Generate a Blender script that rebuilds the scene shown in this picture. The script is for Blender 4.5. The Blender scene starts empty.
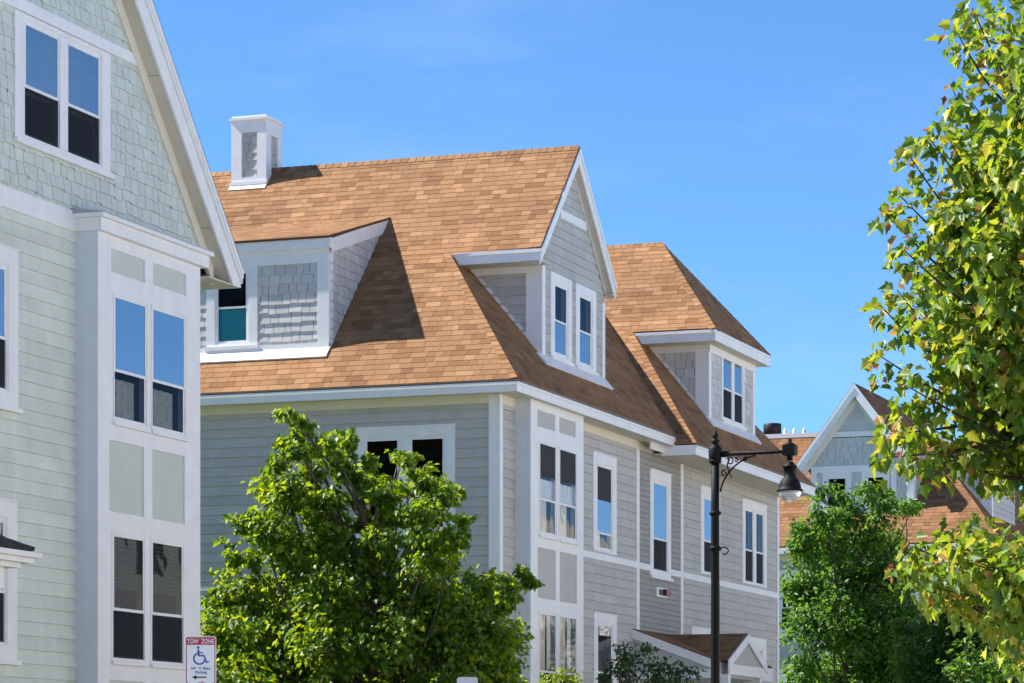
import bpy, math, random
import numpy as np
from mathutils import Vector, noise as mnoise
random.seed(7)
R = random.Random(11)
scene = bpy.context.scene
COL = scene.collection

# World axes: +X (u) points from the house fronts to the street, +Y (v) runs along the street, Z up.
# ------------------------------------------------------------------ materials
def new_mat(name):
    m = bpy.data.materials.new(name); m.use_nodes = True
    nt = m.node_tree; nt.nodes.clear()
    return m, nt, nt.nodes, nt.links
def rgb(c): return (c[0], c[1], c[2], 1.0)
def paint(name, col, rough=.55, island=.0, noise_amt=.06, nscale=3.0, bump=0.0, bscale=60., spec=.35, streak=0.0, metallic=0.0):
    m, nt, N, L = new_mat(name)
    out = N.new('ShaderNodeOutputMaterial'); bs = N.new('ShaderNodeBsdfPrincipled')
    L.new(bs.outputs[0], out.inputs[0])
    bs.inputs['Roughness'].default_value = rough
    bs.inputs['Specular IOR Level'].default_value = spec
    bs.inputs['Metallic'].default_value = metallic
    tc = N.new('ShaderNodeTexCoord')
    nz = N.new('ShaderNodeTexNoise'); nz.inputs['Scale'].default_value = nscale; nz.inputs['Detail'].default_value = 6
    L.new(tc.outputs['Object'], nz.inputs['Vector'])
    mr = N.new('ShaderNodeMapRange'); mr.inputs[3].default_value = 1-noise_amt; mr.inputs[4].default_value = 1+noise_amt
    mr.inputs[1].default_value = .3; mr.inputs[2].default_value = .7
    L.new(nz.outputs[0], mr.inputs[0])
    fac = mr.outputs[0]
    if island:
        g = N.new('ShaderNodeNewGeometry')
        m2 = N.new('ShaderNodeMapRange'); m2.inputs[3].default_value = 1-island; m2.inputs[4].default_value = 1+island
        L.new(g.outputs['Random Per Island'], m2.inputs[0])
        mu = N.new('ShaderNodeMath'); mu.operation = 'MULTIPLY'; L.new(fac, mu.inputs[0]); L.new(m2.outputs[0], mu.inputs[1]); fac = mu.outputs[0]
    if streak:
        mp = N.new('ShaderNodeMapping'); mp.inputs['Scale'].default_value = (7, 7, .35); L.new(tc.outputs['Object'], mp.inputs[0])
        n2 = N.new('ShaderNodeTexNoise'); n2.inputs['Scale'].default_value = 1.0; n2.inputs['Detail'].default_value = 5; L.new(mp.outputs[0], n2.inputs['Vector'])
        m3 = N.new('ShaderNodeMapRange'); m3.inputs[1].default_value = .35; m3.inputs[2].default_value = .75; m3.inputs[3].default_value = 1.0; m3.inputs[4].default_value = 1-streak
        L.new(n2.outputs[0], m3.inputs[0])
        mu = N.new('ShaderNodeMath'); mu.operation = 'MULTIPLY'; L.new(fac, mu.inputs[0]); L.new(m3.outputs[0], mu.inputs[1]); fac = mu.outputs[0]
    vm = N.new('ShaderNodeVectorMath'); vm.operation = 'SCALE'; vm.inputs[0].default_value = col
    L.new(fac, vm.inputs['Scale']); L.new(vm.outputs[0], bs.inputs['Base Color'])
    if bump:
        nb = N.new('ShaderNodeTexNoise'); nb.inputs['Scale'].default_value = bscale; nb.inputs['Detail'].default_value = 4
        L.new(tc.outputs['Object'], nb.inputs['Vector'])
        b = N.new('ShaderNodeBump'); b.inputs['Strength'].default_value = bump; b.inputs['Distance'].default_value = .01
        L.new(nb.outputs[0], b.inputs['Height']); L.new(b.outputs[0], bs.inputs['Normal'])
    return m
def shingle_mat(name, cols, rough=.9):
    m, nt, N, L = new_mat(name)
    out = N.new('ShaderNodeOutputMaterial'); bs = N.new('ShaderNodeBsdfPrincipled'); L.new(bs.outputs[0], out.inputs[0])
    bs.inputs['Roughness'].default_value = rough; bs.inputs['Specular IOR Level'].default_value = .15
    g = N.new('ShaderNodeNewGeometry'); cr = N.new('ShaderNodeValToRGB')
    els = cr.color_ramp.elements
    while len(els) < len(cols): els.new(.5)
    for i, c in enumerate(cols): els[i].position = i/(len(cols)-1); els[i].color = rgb(c)
    L.new(g.outputs['Random Per Island'], cr.inputs[0])
    tc = N.new('ShaderNodeTexCoord')
    n1 = N.new('ShaderNodeTexNoise'); n1.inputs['Scale'].default_value = 90; n1.inputs['Detail'].default_value = 3; L.new(tc.outputs['Object'], n1.inputs['Vector'])
    n2 = N.new('ShaderNodeTexNoise'); n2.inputs['Scale'].default_value = .55; n2.inputs['Detail'].default_value = 5; L.new(tc.outputs['Object'], n2.inputs['Vector'])
    a = N.new('ShaderNodeMapRange'); a.inputs[1].default_value=.3; a.inputs[2].default_value=.7; a.inputs[3].default_value=.78; a.inputs[4].default_value=1.22; L.new(n1.outputs[0], a.inputs[0])
    b = N.new('ShaderNodeMapRange'); b.inputs[1].default_value=.3; b.inputs[2].default_value=.7; b.inputs[3].default_value=.80; b.inputs[4].default_value=1.16; L.new(n2.outputs[0], b.inputs[0])
    mu = N.new('ShaderNodeMath'); mu.operation='MULTIPLY'; L.new(a.outputs[0], mu.inputs[0]); L.new(b.outputs[0], mu.inputs[1])
    vm = N.new('ShaderNodeVectorMath'); vm.operation='SCALE'; L.new(cr.outputs[0], vm.inputs[0]); L.new(mu.outputs[0], vm.inputs['Scale'])
    L.new(vm.outputs[0], bs.inputs['Base Color'])
    bp = N.new('ShaderNodeBump'); bp.inputs['Strength'].default_value=.5; bp.inputs['Distance'].default_value=.008
    L.new(n1.outputs[0], bp.inputs['Height']); L.new(bp.outputs[0], bs.inputs['Normal'])
    return m
def glass_mat(name, ior=1.9, tint=(.55,.6,.6), wob=.12):
    m, nt, N, L = new_mat(name)
    out = N.new('ShaderNodeOutputMaterial'); mx = N.new('ShaderNodeMixShader'); L.new(mx.outputs[0], out.inputs[0])
    tr = N.new('ShaderNodeBsdfTransparent'); tr.inputs[0].default_value = rgb(tint)
    gl = N.new('ShaderNodeBsdfGlossy'); gl.inputs['Roughness'].default_value = .02; gl.inputs[0].default_value = (.95,.97,1,1)
    fr = N.new('ShaderNodeFresnel'); fr.inputs[0].default_value = ior
    tc = N.new('ShaderNodeTexCoord'); nz = N.new('ShaderNodeTexNoise'); nz.inputs['Scale'].default_value = 2.2; nz.inputs['Detail'].default_value = 1
    L.new(tc.outputs['Object'], nz.inputs['Vector'])
    bp = N.new('ShaderNodeBump'); bp.inputs['Strength'].default_value = wob; bp.inputs['Distance'].default_value = .05
    L.new(nz.outputs[0], bp.inputs['Height']); L.new(bp.outputs[0], gl.inputs['Normal'])
    L.new(fr.outputs[0], mx.inputs[0]); L.new(tr.outputs[0], mx.inputs[1]); L.new(gl.outputs[0], mx.inputs[2])
    return m
def screen_mat(name):
    m, nt, N, L = new_mat(name)
    out = N.new('ShaderNodeOutputMaterial'); mx = N.new('ShaderNodeMixShader'); L.new(mx.outputs[0], out.inputs[0])
    tr = N.new('ShaderNodeBsdfTransparent'); tr.inputs[0].default_value = (.5,.5,.5,1)
    bs = N.new('ShaderNodeBsdfPrincipled'); bs.inputs['Base Color'].default_value = (.017,.020,.028,1); bs.inputs['Roughness'].default_value=.6; bs.inputs['Specular IOR Level'].default_value=.1
    mx.inputs[0].default_value = .72
    L.new(tr.outputs[0], mx.inputs[1]); L.new(bs.outputs[0], mx.inputs[2])
    return m
def leaf_mat(name, cols, trans_cols, tmix=.4, rough=.45):
    m, nt, N, L = new_mat(name)
    out = N.new('ShaderNodeOutputMaterial'); mx = N.new('ShaderNodeMixShader'); L.new(mx.outputs[0], out.inputs[0]); mx.inputs[0].default_value = tmix
    bs = N.new('ShaderNodeBsdfPrincipled'); bs.inputs['Roughness'].default_value = rough; bs.inputs['Specular IOR Level'].default_value = .4
    tl = N.new('ShaderNodeBsdfTranslucent')
    g = N.new('ShaderNodeNewGeometry')
    for cs, dst in ((cols, bs.inputs['Base Color']), (trans_cols, tl.inputs[0])):
        cr = N.new('ShaderNodeValToRGB'); els = cr.color_ramp.elements
        while len(els) < len(cs): els.new(.5)
        for i, (p, c) in enumerate(cs): els[i].position = p; els[i].color = rgb(c)
        L.new(g.outputs['Random Per Island'], cr.inputs[0]); L.new(cr.outputs[0], dst)
    L.new(bs.outputs[0], mx.inputs[1]); L.new(tl.outputs[0], mx.inputs[2])
    return m

M = {}
M['white'] = paint('white_paint', (.82,.82,.83), .5, noise_amt=.035, streak=.05)
M['cream'] = paint('frieze_paint', (.72,.665,.55), .55, noise_amt=.03)
M['soffit'] = paint('soffit_paint', (.59,.55,.46), .6)
M['green'] = paint('pale_green_siding', (.645,.695,.63), .6, island=.06, streak=.05, bump=.12, bscale=30)
M['green_shingle'] = paint('pale_green_shingle', (.59,.65,.60), .65, island=.05, bump=.2, bscale=40)
M['green_panel'] = paint('pale_green_panel', (.55,.60,.55), .6, noise_amt=.03)
M['bay_side'] = paint('pale_grey_panel', (.66,.71,.77), .6, noise_amt=.03, streak=.06)
M['grey'] = paint('grey_siding', (.48,.47,.45), .6, island=.07, streak=.05, bump=.12, bscale=30)
M['grey_dark'] = paint('dark_grey_siding', (.335,.33,.305), .6, island=.04, streak=.05, bump=.12, bscale=30)
M['grey_panel'] = paint('grey_panel', (.47,.46,.44), .6, noise_amt=.03)
M['grey_shingle'] = paint('grey_shingle_siding', (.56,.55,.54), .65, island=.09, bump=.2, bscale=40)
M['far_shingle'] = paint('far_grey_shingle', (.56,.57,.56), .65, island=.06, bump=.2, bscale=40)
M['gap'] = paint('shadow_gap_board', (.12,.115,.105), .8)
M['roofback'] = paint('roof_underlay', (.13,.07,.045), .9)
M['roof'] = shingle_mat('tan_asphalt_shingle', [(.205,.102,.048),(.262,.138,.066),(.305,.165,.082),(.285,.151,.074),(.365,.207,.107)])
M['roof_far'] = shingle_mat('rust_asphalt_shingle', [(.18,.086,.041),(.23,.115,.056),(.26,.132,.066),(.30,.158,.08)])
M['roof_dark'] = shingle_mat('slate_asphalt_shingle', [(.04,.04,.045),(.07,.07,.075),(.055,.055,.06)])
M['joint'] = paint('panel_joint', (.33,.31,.27), .7)
M['drip'] = paint('dark_drip_edge', (.16,.125,.10), .6)
M['flash'] = paint('lead_flashing', (.42,.43,.46), .4, metallic=.5)
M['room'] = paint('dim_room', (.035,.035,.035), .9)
M['glass'] = glass_mat('window_glass', 2.4)
M['glass_dim'] = glass_mat('dim_window_glass', 1.15, (.5,.52,.5), .05)
M['glass_sky'] = glass_mat('coated_window_glass', 5.0, (.6,.65,.7), .05)
M['dark_mask'] = paint('dark_reflection_mask', (.042,.042,.047), .7, spec=.1)  # added dark sheet for upper panes that show no sky reflection
M['glass_clear'] = glass_mat('clear_window_glass', 1.22, (.85,.88,.88), .08)
M['dark_blind'] = paint('shaded_blind', (.10,.12,.10), .7)
M['screen'] = screen_mat('insect_screen')
M['blind'] = paint('white_blind', (.62,.64,.66), .7)
M['teal_blind'] = paint('teal_blind', (.03,.42,.52), .7)
M['curtain_or_reflection'] = paint('cream_curtain_or_reflection', (.75,.66,.58), .8, noise_amt=.2, nscale=6)  # cloth in the upper bay, a warm reflection in the lower bay
M['lace_or_reflection'] = paint('white_lace_or_reflection', (.8,.8,.8), .8, noise_amt=.15, nscale=14)  # also the pale part of the lower bay reflections
M['black'] = paint('black_cast_iron', (.007,.007,.008), .6, spec=.15, noise_amt=.2)
M['glass_back'] = paint('dark_glass', (.05,.06,.07), .1, spec=.6)
M['rubber'] = paint('black_vent_plastic', (.02,.02,.022), .5)
M['red'] = paint('red_alarm', (.13,.008,.012), .4)
M['bark'] = paint('grey_bark', (.11,.085,.065), .9, noise_amt=.35, nscale=12, bump=.6, bscale=25)
M['bark_dark'] = paint('dark_bark', (.06,.045,.035), .9, noise_amt=.35, nscale=12, bump=.6, bscale=25)
M['asphalt'] = paint('asphalt', (.05,.05,.052), .9, noise_amt=.25, nscale=.6, bump=.4, bscale=90)
M['concrete'] = paint('concrete', (.50,.485,.45), .85, noise_amt=.15, nscale=.9, bump=.3, bscale=50)
M['grass'] = paint('lawn_green', (.06,.11,.025), .95, noise_amt=.35, nscale=1.5, bump=.8, bscale=80)
M['roadpaint'] = paint('road_paint', (.75,.74,.68), .7, noise_amt=.15, nscale=8)
M['sign_white'] = paint('sign_white', (.80,.79,.82), .4, noise_amt=.02)
M['sign_red'] = paint('sign_red', (.42,.02,.04), .4, noise_amt=.02)
M['sign_blue'] = paint('sign_blue', (.02,.07,.36), .4, noise_amt=.02)
M['sign_black'] = paint('sign_black', (.015,.012,.015), .4, noise_amt=.02)
M['galv'] = paint('galvanised_steel', (.42,.43,.44), .45, metallic=.7)
def lampglass():
    m, nt, N, L = new_mat('prismatic_lamp_glass')
    out = N.new('ShaderNodeOutputMaterial'); bs = N.new('ShaderNodeBsdfPrincipled'); L.new(bs.outputs[0], out.inputs[0])
    bs.inputs['Base Color'].default_value = (.85,.87,.9,1); bs.inputs['Roughness'].default_value = .12
    bs.inputs['Transmission Weight'].default_value = .55; bs.inputs['IOR'].default_value = 1.3
    return m
M['lampglass'] = lampglass()
G_A = [(0,(.018,.060,.008)),(.4,(.038,.105,.010)),(.75,(.088,.175,.012)),(1,(.16,.25,.015))]
T_A = [(0,(.18,.34,.010)),(.5,(.44,.62,.012)),(1,(.76,.84,.02))]
M['leaf_maple'] = leaf_mat('maple_leaf', G_A, T_A, .36)
M['leaf_mid'] = leaf_mat('elm_leaf', [(0,(.022,.07,.012)),(.5,(.04,.11,.015)),(1,(.075,.17,.022))], [(0,(.13,.32,.02)),(1,(.32,.55,.04))], .38)
M['leaf_dark'] = leaf_mat('dark_leaf', [(0,(.015,.045,.012)),(.6,(.03,.08,.015)),(1,(.05,.12,.02))], [(0,(.05,.14,.02)),(1,(.12,.26,.03))], .3)
M['leaf_lime'] = leaf_mat('lime_leaf', [(0,(.10,.19,.02)),(.6,(.17,.27,.03)),(1,(.26,.33,.05))], [(0,(.3,.42,.03)),(1,(.5,.55,.06))], .4)
M['leaf_young'] = leaf_mat('young_red_leaf', [(0,(.16,.05,.03)),(.5,(.28,.11,.04)),(1,(.34,.22,.05))], [(0,(.35,.10,.05)),(1,(.6,.36,.08))], .3, .35)
M['leaf_fore'] = leaf_mat('turning_maple_leaf', [(0,(.03,.085,.012)),(.40,(.06,.14,.018)),(.70,(.12,.20,.022)),(.86,(.20,.29,.025)),(.955,(.40,.38,.05)),(.992,(.40,.22,.07)),(1,(.30,.12,.08))],
                          [(0,(.20,.36,.015)),(.5,(.40,.54,.02)),(.78,(.66,.66,.04)),(.96,(.68,.54,.05)),(1,(.45,.18,.06))], .40, .46)

# ------------------------------------------------------------------ object helpers
def tag(o, label=None, cat=None, group=None, kind=None):
    if label: o['label'] = label
    if cat: o['category'] = cat
    if group: o['group'] = group
    if kind: o['kind'] = kind
    return o
def thing(name, label, cat, loc, group=None):
    o = bpy.data.objects.new(name, None); COL.objects.link(o)
    o.empty_display_size = .3; o.location = loc
    o['_base'] = list(loc)
    return tag(o, label, cat, group)
def base_of(o):
    while o.parent: o = o.parent
    return Vector(o.location) if o else Vector((0,0,0))
class MB:
    def __init__(s): s.v = []; s.f = []; s.m = []
    def face(s, pts, mi=0):
        n = len(s.v); s.v.extend([tuple(p) for p in pts]); s.f.append(tuple(range(n, n+len(pts)))); s.m.append(mi)
    def pbox(s, o, a, b, c, mi=0):
        o, a, b, c = map(Vector, (o, a, b, c)); n = len(s.v)
        if a.cross(b).dot(c) < 0: a, b = b, a
        s.v.extend([tuple(p) for p in (o, o+a, o+a+b, o+b, o+c, o+a+c, o+a+b+c, o+b+c)])
        for q in ((3,2,1,0),(4,5,6,7),(0,1,5,4),(1,2,6,5),(2,3,7,6),(3,0,4,7)):
            s.f.append(tuple(n+i for i in q)); s.m.append(mi)
    def prism(s, poly, d, mi=0):      # planar polygon (3-D points) extruded by vector d
        d = Vector(d); P = [Vector(p) for p in poly]; Q = [p+d for p in P]; k = len(P)
        nrm = Vector((0,0,0))
        for i in range(k): nrm += (P[i]-P[0]).cross(P[(i+1) % k]-P[0])
        if nrm.dot(d) < 0: P, Q = P[::-1], Q[::-1]
        n = len(s.v); s.v.extend([tuple(p) for p in P+Q])
        s.f.append(tuple(n+i for i in range(k))[::-1]); s.m.append(mi)
        s.f.append(tuple(n+k+i for i in range(k))); s.m.append(mi)
        for i in range(k):
            j = (i+1) % k
            s.f.append((n+i, n+j, n+k+j, n+k+i)); s.m.append(mi)
    def tube(s, pts, rads, sides=8, mi=0, cap=True):
        pts = [Vector(p) for p in pts]; n0 = len(s.v); prev = None
        for i, p in enumerate(pts):
            t = (pts[min(i+1, len(pts)-1)]-pts[max(i-1, 0)]).normalized()
            if prev is None:
                x = t.orthogonal().normalized()
            else:
                x = (prev - t*prev.dot(t)).normalized()
            prev = x; y = t.cross(x)
            for k in range(sides):
                a = 2*math.pi*k/sides
                s.v.append(tuple(p+(x*math.cos(a)+y*math.sin(a))*rads[i]))
        for i in range(len(pts)-1):
            for k in range(sides):
                a = n0+i*sides+k; b = n0+i*sides+(k+1) % sides
                s.f.append((a, b, b+sides, a+sides)); s.m.append(mi)
        if cap:
            s.f.append(tuple(n0+k for k in range(sides))[::-1]); s.m.append(mi)
            s.f.append(tuple(n0+(len(pts)-1)*sides+k for k in range(sides))); s.m.append(mi)
    def lathe(s, c, prof, sides=20, mi=0):
        c = Vector(c); n0 = len(s.v)
        for r, z in prof:
            for k in range(sides):
                a = 2*math.pi*k/sides; s.v.append((c.x+r*math.cos(a), c.y+r*math.sin(a), c.z+z))
        for i in range(len(prof)-1):
            for k in range(sides):
                a = n0+i*sides+k; b = n0+i*sides+(k+1) % sides
                s.f.append((a, b, b+sides, a+sides)); s.m.append(mi)
        s.f.append(tuple(n0+k for k in range(sides))[::-1]); s.m.append(mi)
        s.f.append(tuple(n0+(len(prof)-1)*sides+k for k in range(sides))); s.m.append(mi)
    def build(s, name, mats, parent=None, smooth=False):
        if not isinstance(mats, (list, tuple)): mats = [mats]
        b = base_of(parent) if parent else Vector((0,0,0))
        me = bpy.data.meshes.new(name)
        me.from_pydata([(x-b.x, y-b.y, z-b.z) for x, y, z in s.v], [], s.f)
        for m in mats: me.materials.append(m)
        me.polygons.foreach_set('material_index', s.m)
        if smooth: me.polygons.foreach_set('use_smooth', [True]*len(s.f))
        me.update()
        o = bpy.data.objects.new(name, me); COL.objects.link(o)
        if parent: o.parent = parent
        return o

# ------------------------------------------------------------------ planes, clipping, siding
class PL:
    def __init__(s, O, es, eq):
        s.O = Vector(O); s.es = Vector(es).normalized(); s.eq = Vector(eq).normalized(); s.n = s.es.cross(s.eq)
    def P(s, a, q, o=0.0): return s.O+s.es*a+s.eq*q+s.n*o
    def inv(s, p):
        d = Vector(p)-s.O; return (d.dot(s.es), d.dot(s.eq))
def wall_u(u): return PL((u,0,0), (0,1,0), (0,0,1))      # faces +X
def wall_v(v): return PL((0,v,0), (1,0,0), (0,0,1))      # faces -Y (the camera side)
def wall_vb(v): return PL((0,v,0), (-1,0,0), (0,0,1))    # faces +Y
def wall_ub(u): return PL((u,0,0), (0,-1,0), (0,0,1))    # faces -X
def slope_v(v, z, p): return PL((0,v,z), (1,0,0), (0,1,p))
def slope_vb(v, z, p): return PL((0,v,z), (-1,0,0), (0,-1,p))
def slope_u(u, z, p): return PL((u,0,z), (0,1,0), (-1,0,p))
def slope_ub(u, z, p): return PL((u,0,z), (0,-1,0), (1,0,p))
def clip_half(poly, ax, val, keep_ge):
    out = []; k = len(poly)
    for i in range(k):
        a = poly[i]; b = poly[(i+1) % k]
        ia = (a[ax] >= val) if keep_ge else (a[ax] <= val)
        ib = (b[ax] >= val) if keep_ge else (b[ax] <= val)
        if ia: out.append(a)
        if ia != ib:
            t = (val-a[ax])/(b[ax]-a[ax]); out.append((a[0]+t*(b[0]-a[0]), a[1]+t*(b[1]-a[1])))
    return out
def clip_rect(poly, s0, s1, q0, q1):
    for ax, v, g in ((0,s0,True),(0,s1,False),(1,q0,True),(1,q1,False)):
        if len(poly) < 3: return []
        poly = clip_half(poly, ax, v, g)
    return poly if len(poly) >= 3 else []
def area(p): return abs(sum(p[i][0]*p[(i+1) % len(p)][1]-p[(i+1) % len(p)][0]*p[i][1] for i in range(len(p))))/2
def split(poly, holes):
    if not holes: return [poly]
    xs = sorted(set([min(p[0] for p in poly), max(p[0] for p in poly)]+[h[0] for h in holes]+[h[1] for h in holes]))
    res = []
    for a, b in zip(xs[:-1], xs[1:]):
        if b-a < 1e-6: continue
        hs = sorted([(h[2], h[3]) for h in holes if h[0] <= a+1e-6 and h[1] >= b-1e-6])
        q = -1e3
        for h0, h1 in hs+[(1e3, 1e3)]:
            if h0 > q:
                r = clip_rect(poly, a, b, q, h0)
                if r and area(r) > 1e-4: res.append(r)
            q = max(q, h1)
    return res
def tiles(mb, pl, poly, h, wmin, wmax, t, holes=None, stagger=0., gap=.004, lift=.004, phase=0., mi=0, back=1, seed=1):
    rr = random.Random(seed)
    qmin = min(p[1] for p in poly); qmax = max(p[1] for p in poly); smin = min(p[0] for p in poly); smax = max(p[0] for p in poly)
    pieces = split(poly, holes)
    for pc in pieces:
        if back is not None: mb.face([pl.P(a, q, 0) for a, q in pc], back)
    k = math.floor((qmin-phase)/h)
    while phase+k*h < qmax:
        q0 = phase+k*h; k += 1
        s = smin-rr.random()*wmax
        while s < smax:
            w = rr.uniform(wmin, wmax); dq = rr.random()*stagger
            s0, s1 = s, s+w-gap; s += w
            if s1 < smin: continue
            for pc in pieces:
                c = clip_rect(pc, s0, s1, q0-dq, q0+h-.0)
                if not c or area(c) < 2e-4: continue
                lo = min(p[1] for p in c)
                def off(q): return lift+t*(1-min(1, max(0, (q-(q0-dq))/(h+dq))))
                mb.face([pl.P(a, q, off(q)) for a, q in c], mi)
                # lower lip shares the island's verts visually; gives the course its shadow line
                e = sorted([p for p in c if p[1] < lo+1e-5])
                if len(e) >= 2:
                    n = len(mb.v)
                    idx = [n-len(c)+i for i, p in enumerate(c) if p[1] < lo+1e-5]
                    A, B = e[0], e[-1]
                    ia = n-len(c)+c.index(A); ib = n-len(c)+c.index(B)
                    mb.v.extend([tuple(pl.P(A[0], A[1], 0)), tuple(pl.P(B[0], B[1], 0))])
                    mb.f.append((ia, n, n+1, ib)); mb.m.append(mi)
def rect(s0, s1, q0, q1): return [(s0,q0),(s1,q0),(s1,q1),(s0,q1)]
def brd(mb, pl, s0, s1, q0, q1, o0, o1, mi=0):
    mb.pbox(pl.P(s0,q0,o0), pl.es*(s1-s0), pl.eq*(q1-q0), pl.n*(o1-o0), mi)
def rake(mb, pl, p0, p1, w, o0, o1, mi=0):
    """board in plane pl along p0->p1 (s,q), its vertical height w hanging below that line"""
    P = [(p0[0],p0[1]),(p1[0],p1[1]),(p1[0],p1[1]-w),(p0[0],p0[1]-w)]
    mb.prism([pl.P(a,q,o0) for a,q in P], pl.n*(o1-o0), mi)
def roof(mb, pl, pts, holes=None, seed=1, h=.142, w=(.12,.36), t=.006, th=.05):
    poly = [pl.inv(p) for p in pts]
    tiles(mb, pl, poly, h, w[0], w[1], t, stagger=.004, gap=.006, lift=.012, mi=0, back=1, seed=seed)
    mb.prism([pl.P(a, q, -th) for a, q in poly], pl.n*(th-.003), 1)
def caps(mb, A, B, d1, d2, mi=0, step=.15, w=.13, up=.022):
    A, B, d1, d2 = Vector(A), Vector(B), Vector(d1).normalized(), Vector(d2).normalized()
    L_ = (B-A).length; n = max(1, int(L_/step)); t = (B-A)/n; tn = t.normalized()
    nn = -(d1+d2).normalized()
    for i in range(n):
        a = A+t*i; b = a+t*1.12
        lo, hi = up+.012, up
        mb.face([a+nn*lo, b+nn*hi, b+d1*w+nn*hi*.8, a+d1*w+nn*lo*.8], mi)
        mb.face([a+nn*lo, a+d2*w+nn*lo*.8, b+d2*w+nn*hi*.8, b+nn*hi], mi)
        mb.face([a+nn*lo, a+d1*w+nn*lo*.8, a+d1*w-nn*.01, a-nn*.01], mi)
        mb.face([a+nn*lo, a-nn*.01, a+d2*w-nn*.01, a+d2*w+nn*lo*.8], mi)

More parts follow.
